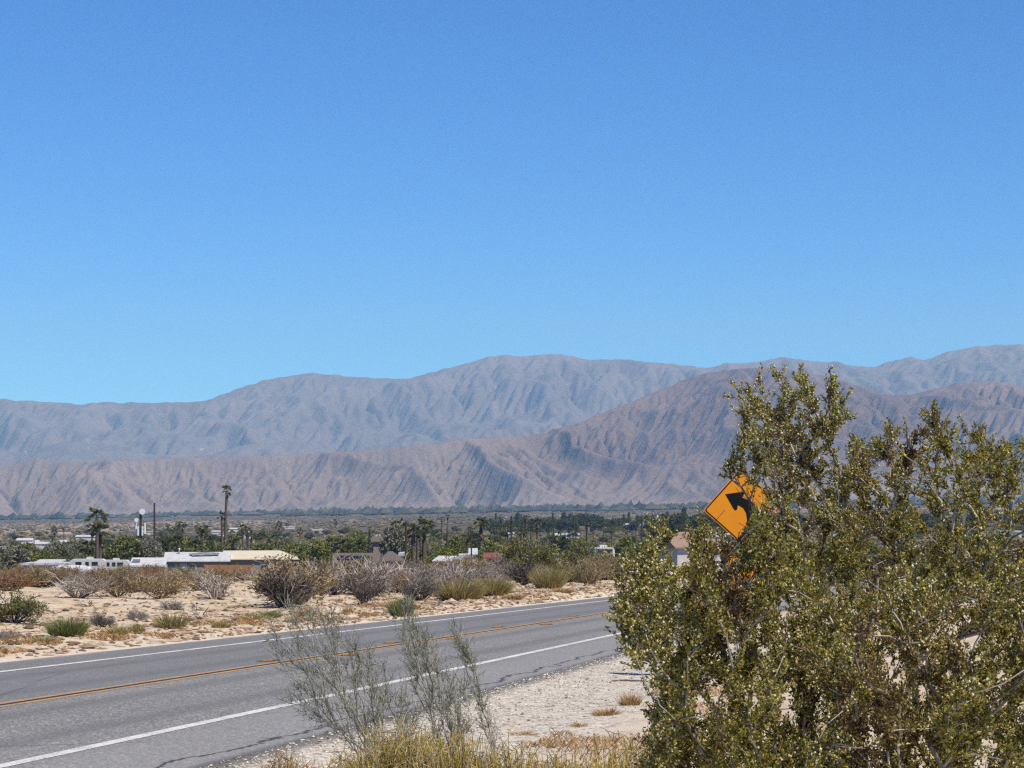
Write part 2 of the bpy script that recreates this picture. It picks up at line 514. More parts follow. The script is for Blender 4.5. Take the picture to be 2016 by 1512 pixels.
def paint_material(name, col, hole=.5):
    t = NT(name); p = t.pos()
    n = t.noise(p, 30, 4, .75); n2 = t.noise(p, 2.0, 3, .6)
    wear = t.math('MULTIPLY', t.step(t.math('ADD', n, t.math('MULTIPLY', n2, .35)), hole + .12, hole + .30), .8)
    c = t.mix(wear, col, (.17, .165, .16))
    return t.done(t.bsdf(c, .7, spec=.25))
white_p = paint_material('worn_white_paint', (.74, .72, .67), .52)
yellow_p = paint_material('worn_yellow_paint', (.57, .335, .115), .48)
black_p = paint_material('black_gap_paint', (.035, .03, .025), .72)
ribbon('edge_line', S_L1 - .09, S_L1 + .09, .004, white_p, road, rag=.006, seed=21)
ribbon('edge_line', S_L2 - .085, S_L2 + .085, .004, white_p, road, rag=.006, seed=23)
ribbon('centre_line', S_C - .19, S_C - .065, .004, yellow_p, road, rag=.006, seed=25)
ribbon('centre_line', S_C + .065, S_C + .19, .004, yellow_p, road, rag=.006, seed=27)
ribbon('centre_gap', S_C - .065, S_C + .065, .0036, black_p, road, rag=.002, seed=29)

# ================================================================== mountains
def erode(h, dx, iters, K, m=.5, fixed=None):
    H, Wd = h.shape
    N = H * Wd
    idx = np.arange(N).reshape(H, Wd)
    A = None
    for it in range(iters):
        pad = np.pad(h, 1, constant_values=1e9)
        best = np.zeros_like(h); rc = idx.copy()
        for dy in (-1, 0, 1):
            for dxx in (-1, 0, 1):
                if dy == 0 and dxx == 0: continue
                nb = pad[1 + dy:1 + dy + H, 1 + dxx:1 + dxx + Wd]
                sl = (h - nb) / math.hypot(dy, dxx)
                ok = sl > best
                best = np.where(ok, sl, best)
                rc = np.where(ok, idx + dy * Wd + dxx, rc)
        order = np.argsort(h.ravel())
        rl = rc.ravel().tolist(); ol = order.tolist()
        a = [1.0] * N
        for k in reversed(ol):
            r = rl[k]
            if r != k: a[r] += a[k]
        A = np.array(a).reshape(H, Wd)
        c = (K * (A * dx * dx) ** m / dx)
        if fixed is not None: c = np.where(fixed, 0, c)
        cl = c.ravel().tolist(); hl = h.ravel().tolist()
        for k in ol:
            r = rl[k]
            if r != k: hl[k] = (hl[k] + cl[k] * hl[r]) / (1 + cl[k])
        h = np.array(hl).reshape(H, Wd)
        # hillslope diffusion
        p2 = np.pad(h, 1, mode='edge')
        h = h + .028 * (p2[:-2, 1:-1] + p2[2:, 1:-1] + p2[1:-1, :-2] + p2[1:-1, 2:] - 4 * h)
    return h, A

def range_mesh(name, crest, Yc_f, Yb_f, x0, x1, y0, y1, dx, seed, mat, K, rough, power, iters=7, back=1500., shear=0.0, foothill=None, rnd=.0, amp=(200, 60, 16), wave=620.):
    px = np.array([c[0] for c in crest], float); rw = np.array([c[1] for c in crest], float)
    gx = np.arange(x0, x1, dx); gy = np.arange(y0, y1, dx)
    Yg, Xg = np.meshgrid(gy, gx, indexing='ij')
    Yc = Yc_f(Xg); Yb = Yb_f(Xg)
    row = np.interp(CX + F * Xg / Yc, px, rw)
    zc = ZC - (row - HY) * Yc / F
    zb = gz(Xg, np.minimum(Yb, 16000), False)
    warp = fbm(Xg / 900, Yg / 900, seed + 40, 3) * 160
    t = (Yg + warp * sm((Yc - Yg) / (Yc - Yb), .05, .5) - Yb) / (Yc - Yb)
    tt = np.clip(t, -.2, 1)
    shp = np.where(tt > 0, np.abs(tt) ** power * (1 - .0 * tt), tt * .15)
    h = zb + (zc - zb) * shp
    beh = np.clip(Yg - Yc, 0, None)
    h = np.where(Yg > Yc, zc - beh * .30 - beh ** 2 / back * .05, h)
    e = np.clip(t * 3, 0, 1) * (1 - .75 * np.exp(-((Yg - Yc) / (.10 * (Yc - Yb))) ** 2)) * np.clip((zc - zb) / 400, .3, 1)
    u = Xg + shear * (Yg - Yb)
    rg = 1 - np.abs(fbm(u / wave + .3 * fbm(Xg / 500, Yg / 500, seed + 9, 3), Yg / (wave * 2.6), seed, 3))
    h = h + e * rough * ((rg - .75) * amp[0] + fbm(u / 210, Yg / 380, seed + 3, 5) * amp[1] + fbm(Xg / 60, Yg / 70, seed + 6, 4) * amp[2])
    if foothill is not None: h = np.maximum(h, foothill(Xg, Yg, zb))
    h = h + rnd * RNG.normal(size=h.shape)
    fixed = np.zeros(h.shape, bool); fixed[0] = True; fixed[-1] = True
    h, A = erode(h, dx, iters, K, fixed=fixed)
    # silhouette: make the sky line follow the crest again, smoothly in x
    ang = (h - ZC) / Yg
    cur = ang.max(0)
    want = ((HY - np.interp(CX + F * gx / Yc[0], px, rw)) / F)
    k = np.ones(9) / 9
    dlt = np.convolve(np.pad(want - cur, 4, mode='edge'), k, 'valid')
    wgt = np.clip((h - zb) / np.maximum(zc - zb, 30), 0, 1) ** 1.2
    h = h + dlt[None, :] * Yg * wgt
    h[0] -= 30
    V = np.stack([Xg, Yg, h], -1)
    nr, nc = h.shape
    i = np.arange(nr - 1)[:, None] * nc + np.arange(nc - 1)[None, :]
    me = mesh(name, V, np.stack([i, i + 1, i + 1 + nc, i + nc], -1).reshape(-1, 4), [mat], True)
    at = me.attributes.new('wash', 'FLOAT', 'POINT')
    at.data.foreach_set('value', np.clip((np.log10(A) - .6) / 2.2, 0, 1).astype(np.float32).ravel())
    o = link(name, me)
    return tag(o, kind='structure')

def rock_material(name, c1, c2, c3, wash, sc, speck, stain=None, core=None):
    t = NT(name); p = t.pos()
    a = t.n('ShaderNodeAttribute'); a.attribute_name = 'wash'
    w = a.outputs['Fac']
    n1 = t.noise(p, .0016 * sc, 6, .62, .6); n2 = t.noise(p, .007 * sc, 6, .68, .4); n3 = t.noise(p, .035 * sc, 4, .7); n4 = t.noise(p, .12 * sc, 3, .75)
    rn = t.n('ShaderNodeTexNoise', noise_type='RIDGED_MULTIFRACTAL'); t.set(rn.inputs['Vector'], t.scalev(p, (1, 1, .55)))
    for k_, v_ in (('Scale', .0052 * sc), ('Detail', 9), ('Roughness', .62), ('Lacunarity', 2.1), ('Offset', .9), ('Gain', 2.0), ('Distortion', .5)): rn.inputs[k_].default_value = v_
    crag = rn.outputs[0]
    c = t.mix(t.step(n1, .35, .65), c1, c2)
    if core:                                             # darker reddish bedrock round the summit
        d = t.n('ShaderNodeVectorMath', operation='DISTANCE'); t.set(d.inputs[0], t.scalev(p, (1, .8, 1))); d.inputs[1].default_value = (core[0], core[1] * .8, core[2])
        k = t.math('SUBTRACT', 1.0, t.step(t.math('ADD', d.outputs['Value'], t.math('MULTIPLY', t.math('SUBTRACT', n2, .5), 1500)), core[3], core[4]))
        c = t.mix(t.math('MULTIPLY', k, .9), c, t.mix(t.step(n1, .4, .6), core[5], core[6]))
    c = t.mix(t.math('MULTIPLY', t.step(n2, .50, .68), .6), c, c3)
    c = t.mix(t.math('MULTIPLY', t.step(crag, .9, .25), .35), c, c3)
    c = t.mix(t.math('MULTIPLY', t.step(crag, 1.5, 2.3), .3), c, wash)
    c = t.mix(t.math('MULTIPLY', t.step(w, .35, .9), .42), c, wash)
    c = t.mix(t.math('MULTIPLY', t.step(n3, .54, .70), speck), c, tuple(x * .5 for x in c1))
    c = t.mix(t.math('MULTIPLY', t.step(n4, .53, .68), speck), c, tuple(x * .45 for x in c1))
    c = t.mix(t.math('MULTIPLY', t.step(n4, .53, .36), speck * .5), c, tuple(min(1, x * 1.6) for x in c2))
    if stain:
        m = t.math('MULTIPLY', t.step(t.noise(p, .0042 * sc, 5, .6, 1.2), .68, .74), .6)
        c = t.mix(m, c, stain)
    b = t.bump(t.math('ADD', t.math('ADD', t.math('MULTIPLY', n2, .6), t.math('MULTIPLY', crag, .45)), t.math('ADD', t.math('MULTIPLY', n3, .5), t.math('MULTIPLY', n4, .30))), .55, 12.0)
    return t.done(t.bsdf(c, .95, b, spec=.05))

far_crest = [(-900, 800), (-500, 770), (-200, 778), (0, 786), (80, 790), (160, 796), (200, 792), (300, 793), (400, 790), (440, 775), (520, 748), (580, 738), (610, 733), (650, 737), (700, 743),
             (800, 746), (850, 733), (920, 715), (960, 703), (990, 698), (1030, 702), (1060, 698), (1110, 697), (1160, 708), (1220, 707), (1270, 712), (1330, 717), (1390, 724), (1430, 715), (1480, 714),
             (1540, 703), (1600, 711), (1640, 713), (1680, 719), (1720, 722), (1760, 709), (1790, 702), (1820, 710), (1860, 694), (1920, 682), (1980, 678), (2016, 678), (2150, 690), (2400, 660), (2900, 700)]
near_crest = [(-900, 935), (-400, 925), (0, 915), (40, 911), (70, 899), (100, 910), (150, 909), (200, 907), (300, 902), (400, 900), (500, 896), (600, 893), (700, 888), (760, 882), (850, 872), (920, 864),
              (1000, 858), (1070, 852), (1130, 835), (1180, 815), (1240, 792), (1300, 765), (1350, 746), (1385, 734), (1420, 729), (1480, 724), (1520, 722), (1560, 727), (1600, 736), (1650, 746), (1700, 763),
              (1750, 777), (1790, 778), (1830, 768), (1880, 755), (1930, 750), (1980, 753), (2016, 762), (2150, 800), (2400, 830), (2900, 880)]
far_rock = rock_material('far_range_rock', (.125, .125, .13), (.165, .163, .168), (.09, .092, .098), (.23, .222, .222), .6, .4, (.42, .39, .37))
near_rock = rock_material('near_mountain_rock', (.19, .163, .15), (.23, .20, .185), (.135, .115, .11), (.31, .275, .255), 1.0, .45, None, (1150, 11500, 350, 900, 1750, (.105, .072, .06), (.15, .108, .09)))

def far_foot(X, Y, zb):
    d = (Y - 15300) / 1500
    c = 880 + 30 * fbm(X / 900, X * 0 + 2.2, 71, 3) + 40 * sm(X, -1200, 2500)
    zt = ZC - (c - 8 - HY) * 16400 / F
    return zb + (zt - zb) * np.clip(d, 0, 1) ** .8 * np.clip(1 - (Y - 16700) / 900, 0, 1) + 60 * fbm(X / 340, Y / 340, 73, 4) * np.clip(d, 0, 1)

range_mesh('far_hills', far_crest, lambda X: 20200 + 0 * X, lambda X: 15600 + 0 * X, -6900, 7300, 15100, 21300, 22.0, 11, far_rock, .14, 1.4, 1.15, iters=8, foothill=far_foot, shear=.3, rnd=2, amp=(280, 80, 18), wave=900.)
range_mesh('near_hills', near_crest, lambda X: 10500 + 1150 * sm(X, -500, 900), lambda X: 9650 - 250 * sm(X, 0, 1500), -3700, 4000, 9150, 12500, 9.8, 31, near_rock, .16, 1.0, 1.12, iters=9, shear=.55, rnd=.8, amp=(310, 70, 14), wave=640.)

# ================================================================== haze
hm = bpy.data.materials.new('haze_air'); hm.use_nodes = True
ht = hm.node_tree; ht.nodes.clear()
pv = ht.nodes.new('ShaderNodeVolumePrincipled')
pv.inputs['Color'].default_value = (.32, .62, 1.0, 1)
pv.inputs['Absorption Color'].default_value = (1, 1, 1, 1)
pv.inputs['Density'].default_value = 4.6e-5
pv.inputs['Anisotropy'].default_value = 0.0
ho = ht.nodes.new('ShaderNodeOutputMaterial'); ht.links.new(pv.outputs[0], ho.inputs['Volume'])
hb = MB(); hb.box(-13500, 13500, -300, 22500, -420, 1750)
tag(hb.build('haze', hm), kind='stuff')

# ================================================================== plant prototypes (unit size: about 1 m tall, 1 m across)
def bez(a, b, c, n):
    t = np.linspace(0, 1, n)[:, None]
    return a * (1 - t) ** 2 + 2 * b * t * (1 - t) + c * t ** 2

def twig_shrub(seed, stems=16, lv=3, spread=.9, up=.75, kids=4, r0=.022, rmin=.0045, wob=.16, h=1.0, droop=0.0, first=.25):
    """branching twigs of a desert shrub -> (branch polylines, tips, tip directions)"""
    g = np.random.default_rng(seed)
    out = []; tips = []; tdir = []
    def grow(p, d, L, r, l):
        d = d / np.linalg.norm(d)
        end = p + d * L + np.array([0, 0, -droop * L])
        mid = p + d * L * .5 + g.normal(size=3) * wob * L
        P = bez(p, mid, end, 4 if l < lv else 3)
        out.append((P, np.linspace(r, max(r * .55, rmin), len(P))))
        if l == lv:
            tips.append(P[-1]); tdir.append(P[-1] - P[-2]); return
        for k in range(kids):
            t = g.uniform(.3, 1.0)
            j = t * (len(P) - 1); j0 = min(int(j), len(P) - 2)
            q = P[j0] + (P[j0 + 1] - P[j0]) * (j - j0)
            nd = d + g.normal(size=3) * .55 + np.array([0, 0, .22])
            grow(q, nd, L * g.uniform(.45, .75), max(r * .55, rmin), l + 1)
    for s in range(stems):
        a = g.uniform(0, 6.283); ti = math.sqrt(g.uniform(.02, 1)) * spread
        d = np.array([math.cos(a) * ti, math.sin(a) * ti, up])
        grow(np.array([math.cos(a), math.sin(a), 0]) * .04 * g.uniform(0, 1), d, h * g.uniform(.42, .62) , r0, 1)
    return out, np.array(tips), np.array(tdir)

def norm_scale(V):
    ext = np.percentile(np.abs(V[:, :2]), 98) * 2
    return V / np.array([ext, ext, np.percentile(V[:, 2], 99.5)])

bark_grey = leaf_mat('weathered_grey_twigs', [(0, (0.230, 0.196, 0.172)), (.5, (0.380, 0.328, 0.282)), (1, (0.575, 0.517, 0.460))], 0.0, .9, .05, .15)
bark_dark = leaf_mat('dark_bare_twigs', [(0, (.055, .046, .04)), (.6, (.12, .10, .085)), (1, (.24, .21, .18))], 0.0, .9, .05, .15)
bark_brown = leaf_mat('brown_twigs', [(0, (0.168, 0.119, 0.084)), (.5, (0.294, 0.210, 0.147)), (1, (0.462, 0.364, 0.266))], 0.0, .9, .05, .2)
rust_leaf = leaf_mat('rusty_dry_leaves', [(0, (0.163, 0.088, 0.044)), (.5, (0.275, 0.156, 0.075)), (1, (0.388, 0.250, 0.125))], .2, .8, .1, .2)
brown_leaf = leaf_mat('brown_olive_leaves', [(0, (0.172, 0.138, 0.069)), (.5, (0.293, 0.233, 0.121)), (1, (0.448, 0.362, 0.207))], .2, .8, .1, .2)
olive_leaf = leaf_mat('olive_leaves', [(0, (0.095, 0.101, 0.034)), (.5, (0.182, 0.182, 0.061)), (1, (0.324, 0.297, 0.121))], .25, .7, .15, .2)
broom_leaf = leaf_mat('green_broom_stems', [(0, (0.130, 0.156, 0.039)), (.5, (0.247, 0.247, 0.078)), (1, (0.468, 0.403, 0.169))], .25, .8, .1, .2)
green_broom = leaf_mat('fresh_green_broom_stems', [(0, (0.072, 0.132, 0.036)), (.5, (0.132, 0.204, 0.060)), (1, (0.264, 0.300, 0.120))], .25, .8, .1, .1)
straw_leaf = leaf_mat('straw_stems', [(0, (.30, .20, .08)), (.5, (.46, .34, .16)), (1, (.62, .50, .28))], .25, .8, .1, .15)
orange_straw = leaf_mat('orange_dry_stems', [(0, (.28, .14, .05)), (.5, (.42, .24, .09)), (1, (.55, .36, .17))], .25, .8, .1, .15)
grey_leaf = leaf_mat('grey_green_leaves', [(0, (.13, .12, .10)), (.5, (.23, .21, .18)), (1, (.36, .34, .30))], .15, .85, .1, .15)
purple_leaf = leaf_mat('purplish_grey_leaves', [(0, (.10, .086, .078)), (.5, (.19, .162, .145)), (1, (.30, .262, .235))], .15, .85, .1, .1)
pale_leaf = leaf_mat('pale_straw_spines', [(0, (.40, .36, .22)), (.5, (.58, .53, .36)), (1, (.72, .68, .52))], .2, .8, .1, .1)

PROTO = {}
def proto_twiggy(key, seed, bmat, lmat=None, nleaf=0, lsize=.05, sub='branches', k=3, **kw):
    out, tips, td = twig_shrub(seed, **kw)
    V, Q = tubes(out, k)
    parts = []
    if lmat:
        g = np.random.default_rng(seed + 1)
        j = g.integers(0, len(tips), nleaf)
        P = tips[j] + g.normal(size=(nleaf, 3)) * .045 - unit(td[j]) * g.uniform(0, .12, nleaf)[:, None]
        LV, LT = leaves(P, td[j] + g.normal(size=(nleaf, 3)) * .06, lsize * g.uniform(.6, 1.3, nleaf), lsize * .5 * g.uniform(.6, 1.3, nleaf), g)
        A = norm_scale(np.concatenate([V, LV])); V2, LV = A[:len(V)], A[len(V):]
        LV[:, 2] = np.maximum(LV[:, 2], .02)
        parts = [('branches', mesh(key + '_branches', V2, Q, [bmat])), ('foliage', mesh(key + '_foliage', LV, LT, [lmat]))]
    else:
        parts = [('branches', mesh(key + '_branches', norm_scale(V), Q, [bmat]))]
    PROTO[key] = parts

for v in (0, 1, 2):
    proto_twiggy('grey%d' % v, 100 + v, bark_grey, stems=22, kids=4, spread=.95, up=.8)
    proto_twiggy('brown%d' % v, 120 + v, bark_brown, brown_leaf, 2600, .06, stems=18, kids=4, spread=1.0, up=.75)
    proto_twiggy('rust%d' % v, 140 + v, bark_brown, rust_leaf, 2600, .065, stems=18, kids=4, spread=1.0, up=.7)
    proto_twiggy('olive%d' % v, 160 + v, bark_dark, olive_leaf, 3200, .07, stems=16, kids=4, spread=.95, up=.75)
    proto_twiggy('dark%d' % v, 180 + v, bark_dark, stems=26, kids=4, spread=.8, up=.9, r0=.03, rmin=.007)
    proto_twiggy('mound%d' % v, 200 + v, bark_grey, grey_leaf, 3000, .055, stems=26, kids=4, spread=1.1, up=.55)
    proto_twiggy('purple%d' % v, 220 + v, bark_dark, purple_leaf, 2600, .05, stems=26, kids=4, spread=1.0, up=.6)
proto_twiggy('vase0', 240, bark_grey, stems=18, kids=3, lv=4, spread=.85, up=.8, r0=.035, rmin=.006, wob=.2)
proto_twiggy('cholla0', 250, bark_brown, pale_leaf, 1500, .06, stems=7, kids=3, spread=.6, up=1.0, r0=.04, rmin=.02)
proto_twiggy('sticks0', 260, bark_dark, stems=7, kids=2, lv=2, spread=1.4, up=.4, r0=.03, rmin=.012)
proto_twiggy('sticks1', 263, bark_grey, stems=8, kids=2, lv=2, spread=1.5, up=.3, r0=.03, rmin=.012)

def proto_broom(key, seed, mats, n=1300, spread=.55, w=.007, bend=.05, baser=.30):
    g = np.random.default_rng(seed)
    a = g.uniform(0, 6.283, n); rr = np.sqrt(g.uniform(0, 1, n))
    P0 = np.stack([np.cos(a) * rr * baser, np.sin(a) * rr * baser, 0 * a], 1)
    L = g.uniform(.35, 1.0, n) * (1 - .45 * rr ** 2.5)
    P2 = P0 + np.stack([np.cos(a) * rr * spread * L, np.sin(a) * rr * spread * L, L], 1) + g.normal(size=(n, 3)) * .06
    P1 = (P0 + P2) / 2 + np.stack([-np.cos(a) * rr * bend, -np.sin(a) * rr * bend, 0 * a + .04], 1) * .5 + g.normal(size=(n, 3)) * .03
    P2[:, 2] = np.maximum(P2[:, 2], .05)
    V, fs = strips(P0, P1, P2, w, g)
    V = norm_scale(V)
    half = n // 2
    parts = []
    for nm, m, lo, hi in (('stems', mats[0], 0, half), ('dry_stems', mats[1], half, n)):
        vv = V[lo * 5:hi * 5]; ff = [f[lo:hi] - lo * 5 for f in fs]
        parts.append((nm, mesh(key + nm, vv, ff, [m])))
    PROTO[key] = parts
for v in (0, 1):
    proto_broom('broom%d' % v, 300 + v, (broom_leaf, straw_leaf), 1700, .7)
    proto_broom('greenbroom%d' % v, 310 + v, (green_broom, broom_leaf), 1700, .75)
    proto_broom('tuft%d' % v, 320 + v, (broom_leaf, straw_leaf), 420, .5, .012, baser=.35)
    proto_broom('drytuft%d' % v, 330 + v, (orange_straw, straw_leaf), 420, .6, .012, baser=.3)

def put(key, name, label, cat, X, Y, w, h, group=None, rz=None, sink=.03):
    g = thing(name, label, cat, (X, Y, float(gz(X, Y)) - sink), random.uniform(0, 6.283) if rz is None else rz, (w, w, h), group)
    for nm, me in PROTO[key]:
        link(nm, me, g)
    return g

def shrub(key, px, base, width, top, label, name='desert_shrub', cat='shrub', group=None):
    """base row -> depth on the fan; width and height from photo pixels"""
    Ds = np.linspace(26, 190, 700)
    rows = HY + F * (ZC - gz((px - CX) * Ds / F, Ds)) / Ds
    ok = np.where(rows >= base)[0]
    D2 = float(Ds[ok[-1]]); X = (px - CX) * D2 / F
    ppm = F / D2
    ztop = ZC - (top - HY) * D2 / F
    return put(key, name, label, cat, X, D2, width / ppm, max(.08, ztop - float(gz(X, D2))), group)

SH = [
 ('olive0', 28, 1226, 118, 1160, 'olive shrub with grey dead top at the left edge of the sand', 'desert_shrub'),
 ('mound0', 12, 1257, 70, 1238, 'low grey shrub at the far left beside the road', 'desert_shrub'),
 ('rust0', 15, 1164, 120, 1126, 'rusty brown shrub at far left before the white carport', 'desert_shrub'),
 ('rust1', 85, 1160, 110, 1128, 'rusty brown shrub below the rounded white tank trailer', 'desert_shrub'),
 ('grey0', 152, 1177, 128, 1128, 'pale grey twiggy shrub in front of the white roofs', 'desert_shrub'),
 ('brown0', 232, 1175, 100, 1118, 'brown shrub in front of the left end of the long house', 'desert_shrub'),
 ('brown1', 318, 1178, 112, 1122, 'dark brown shrub below the white roof of the long house', 'desert_shrub'),
 ('vase0', 420, 1178, 92, 1122, 'bare grey vase shaped shrub in front of the orange fence', 'desert_shrub'),
 ('dark0', 560, 1196, 120, 1120, 'dark branched base of the biggest roadside shrub', 'desert_shrub'),
 ('brown2', 575, 1192, 185, 1092, 'biggest brown shrub hiding the right end of the long house', 'desert_shrub'),
 ('grey1', 640, 1176, 100, 1105, 'grey twiggy shrub right of the biggest brown shrub', 'desert_shrub'),
 ('grey2', 715, 1172, 140, 1092, 'tall tan grey shrub below the solar panels', 'desert_shrub'),
 ('dark1', 717, 1190, 48, 1144, 'small dark upright shrub standing before the tan grey shrubs', 'desert_shrub'),
 ('grey0', 790, 1168, 110, 1104, 'tan grey shrub below the pair of stout palms', 'desert_shrub'),
 ('purple0', 825, 1182, 80, 1138, 'blue grey shrub left of the yellow green broom shrubs', 'desert_shrub'),
 ('brown0', 860, 1160, 110, 1106, 'brown shrub below the white gabled roof', 'desert_shrub'),
 ('broom0', 903, 1182, 110, 1132, 'yellow green broom shrub at the edge of the road bank', 'broom_shrub'),
 ('broom1', 972, 1173, 80, 1128, 'smaller yellow green broom shrub right of its larger neighbour', 'broom_shrub'),
 ('dark2', 1028, 1153, 74, 1102, 'blackish bare tangle of branches on the road bank', 'desert_shrub'),
 ('olive1', 1042, 1150, 120, 1060, 'tall olive shrub rising above the blackish tangle', 'desert_shrub'),
 ('broom0', 1080, 1160, 72, 1106, 'olive broom shrub just right of the blackish tangle', 'broom_shrub'),
 ('purple1', 1092, 1153, 40, 1128, 'small purplish shrub at the foot of the olive broom', 'desert_shrub'),
 ('olive2', 1110, 1140, 110, 1068, 'olive green bush left of the white caravan', 'desert_shrub'),
 ('olive0', 1160, 1134, 100, 1066, 'olive green bush hiding the lower left of the caravan', 'desert_shrub'),
 ('brown1', 1196, 1134, 90, 1092, 'brown shrub under the white caravan', 'desert_shrub'),
 ('mound1', 1155, 1141, 36, 1122, 'pale grey shrub between the two boulders', 'desert_shrub'),
 ('mound2', 1212, 1140, 44, 1118, 'pale grey shrub at the edge of the creosote', 'desert_shrub'),
 ('cholla0', 925, 1134, 34, 1112, 'pale yellow cholla behind the broom shrubs', 'cholla_cactus'),
 ('cholla0', 1172, 1138, 30, 1118, 'pale yellow cholla behind the right boulder', 'cholla_cactus'),
 ('cholla0', 786, 1168, 34, 1146, 'pale cholla behind the slender roadside bush', 'cholla_cactus'),
 ('greenbroom0', 133, 1252, 88, 1207, 'bright green broom shrub beside the far edge of the road', 'broom_shrub'),
 ('tuft0', 88, 1266, 60, 1244, 'dry grass tuft left of the bright green broom shrub', 'grass_tuft'),
 ('purple2', 200, 1233, 56, 1203, 'purplish grey shrub right of the bright green broom shrub', 'desert_shrub'),
 ('mound0', 270, 1221, 46, 1196, 'round dense grey shrub in the middle of the sand', 'desert_shrub'),
 ('mound1', 336, 1202, 52, 1177, 'round grey shrub behind the tallest grass clump', 'desert_shrub'),
 ('tuft1', 338, 1236, 72, 1198, 'tallest green grass clump on the sand', 'grass_tuft'),
 ('tuft0', 230, 1250, 50, 1222, 'straw green grass tuft below the purplish shrub', 'grass_tuft'),
 ('tuft1', 268, 1242, 34, 1220, 'narrow green grass tuft below the round grey shrub', 'grass_tuft'),
 ('tuft0', 436, 1234, 42, 1214, 'small green grass tuft by the road bend of the sand edge', 'grass_tuft'),
 ('tuft1', 500, 1223, 70, 1203, 'wide pale grass tuft left of the slender bush', 'grass_tuft'),
 ('greenbroom1', 535, 1216, 44, 1198, 'small green shrub below the biggest brown shrub', 'broom_shrub'),
 ('drytuft0', 603, 1216, 54, 1188, 'round orange dry shrub behind the slender bush', 'dry_shrub'),
 ('drytuft1', 686, 1209, 24, 1188, 'small orange dry tuft behind the slender bush', 'dry_shrub'),
 ('greenbroom0', 790, 1214, 56, 1168, 'green broom shrub right behind the top of the slender bush', 'broom_shrub'),
 ('sticks0', 176, 1194, 50, 1180, 'dead dark sticks lying on open sand', 'dead_branches'),
 ('sticks1', 398, 1211, 44, 1188, 'dead grey sticks beside the grass clumps', 'dead_branches'),
 ('sticks0', 680, 1157, 40, 1144, 'dead sticks on the pale sand pocket among grey shrubs', 'dead_branches'),
 ('drytuft0', 1010, 1178, 50, 1166, 'low orange dry tuft on the road bank', 'dry_shrub'),
 ('drytuft1', 1110, 1166, 46, 1154, 'low orange dry tuft below the olive broom', 'dry_shrub'),
]
for key, px, base, width, top, label, nm in SH:
    cat = {'broom_shrub': 'shrub', 'desert_shrub': 'shrub', 'cholla_cactus': 'cactus', 'grass_tuft': 'grass tuft', 'dry_shrub': 'dry shrub', 'dead_branches': 'dead branches'}[nm]
    shrub(key, px, base, width, top, label, nm, cat)

# the brown belt of scrub behind, too alike to tell apart
g2 = np.random.default_rng(55)
kinds = ['brown', 'rust', 'grey', 'olive', 'brown', 'mound']
n_belt = 0
for D0, D1, n in ((78, 120, 150), (120, 170, 90), (170, 260, 80)):
    for k in range(n):
        D = g2.uniform(D0, D1); px = g2.uniform(-150, 2150)
        X = (px - CX) * D / F
        s, q = road_sq(X, D)
        if D > 150:
            # keep clear of the bend of the road
            rp = [road_pt(S_C, qq) for qq in np.arange(150, 330, 6)]
            if min((X - a) ** 2 + (D - b) ** 2 for a, b in rp) < 64: continue
        if S_NEAR - 1.5 < s < S_FAR + (4 if D > 100 else 6): continue
        if 600 < px < 720 and D < 95: continue
        if px < 560 and D < 100: continue
        if s < S_NEAR and D < 110: continue
        kd = kinds[int(g2.integers(0, len(kinds)))]
        if px < 300 and kd == 'olive': kd = 'rust'
        if px > 950 and kd in ('rust', 'grey'): kd = 'olive'
        h = g2.uniform(1.1, 1.9) * (1.0 if D > 110 else .8)
        lim = (1109 if px < 330 else 1114 if px < 620 else 1094 if px < 900 else 1084) + g2.uniform(0, 14)     # how high the belt reaches in the photo
        h = max(.5, min(h, ZC - (lim - HY) * D / F - float(gz(X, D))))
        look = {'brown': 'brown leafy', 'rust': 'rusty brown', 'grey': 'grey twiggy', 'olive': 'olive green', 'mound': 'pale grey'}[kd]
        zone = 'left of the long house' if px < 250 else 'below the long house' if px < 600 else 'below the stout palms' if px < 900 else 'left of the caravan' if px < 1210 else 'behind the big creosote bushes'
        put('%s%d' % (kd, int(g2.integers(0, 3))), 'desert_shrub', look + ' shrub in the scrub belt ' + zone, 'shrub', X, D, h * g2.uniform(1.2, 2.0), h, 'scrub belt shrubs, ' + look + ', ' + zone)
        n_belt += 1

# boulders on the bank
rock_m = plain('granite_boulder', (.42, .36, .31), (.26, .22, .19), 7, .9, .6)
def boulder(px, base, w, h, label, seed, squash=1.0):
    D = drow(base); X = (px - CX) * D / F
    g = np.random.default_rng(seed)
    V, Fc = ICO2
    V = V * (1 + .22 * fbm(V[:, 0] * 1.3 + seed, V[:, 1] * 1.3 + V[:, 2], seed, 3))[:, None]
    ppm = F / D
    V = V * np.array([w / 2, w / 2.4, h]) / ppm
    o = link('boulder', mesh('boulder', V, Fc, [rock_m], False), None, (X, D, float(gz(X, D)) + h / ppm * .25), (0, 0, g.uniform(0, 1)))
    return tag(o, label, 'boulder')
boulder(1127, 1138, 30, 13, 'largest rounded boulder at the top of the road bank', 1)
boulder(1182, 1140, 26, 11, 'pale boulder nearest the creosote on the road bank', 2)
boulder(1130, 1152, 21, 7, 'low boulder with a dark end below the largest boulder', 3)
boulder(1100, 1128, 20, 9, 'small boulder half hidden behind the olive broom', 4)

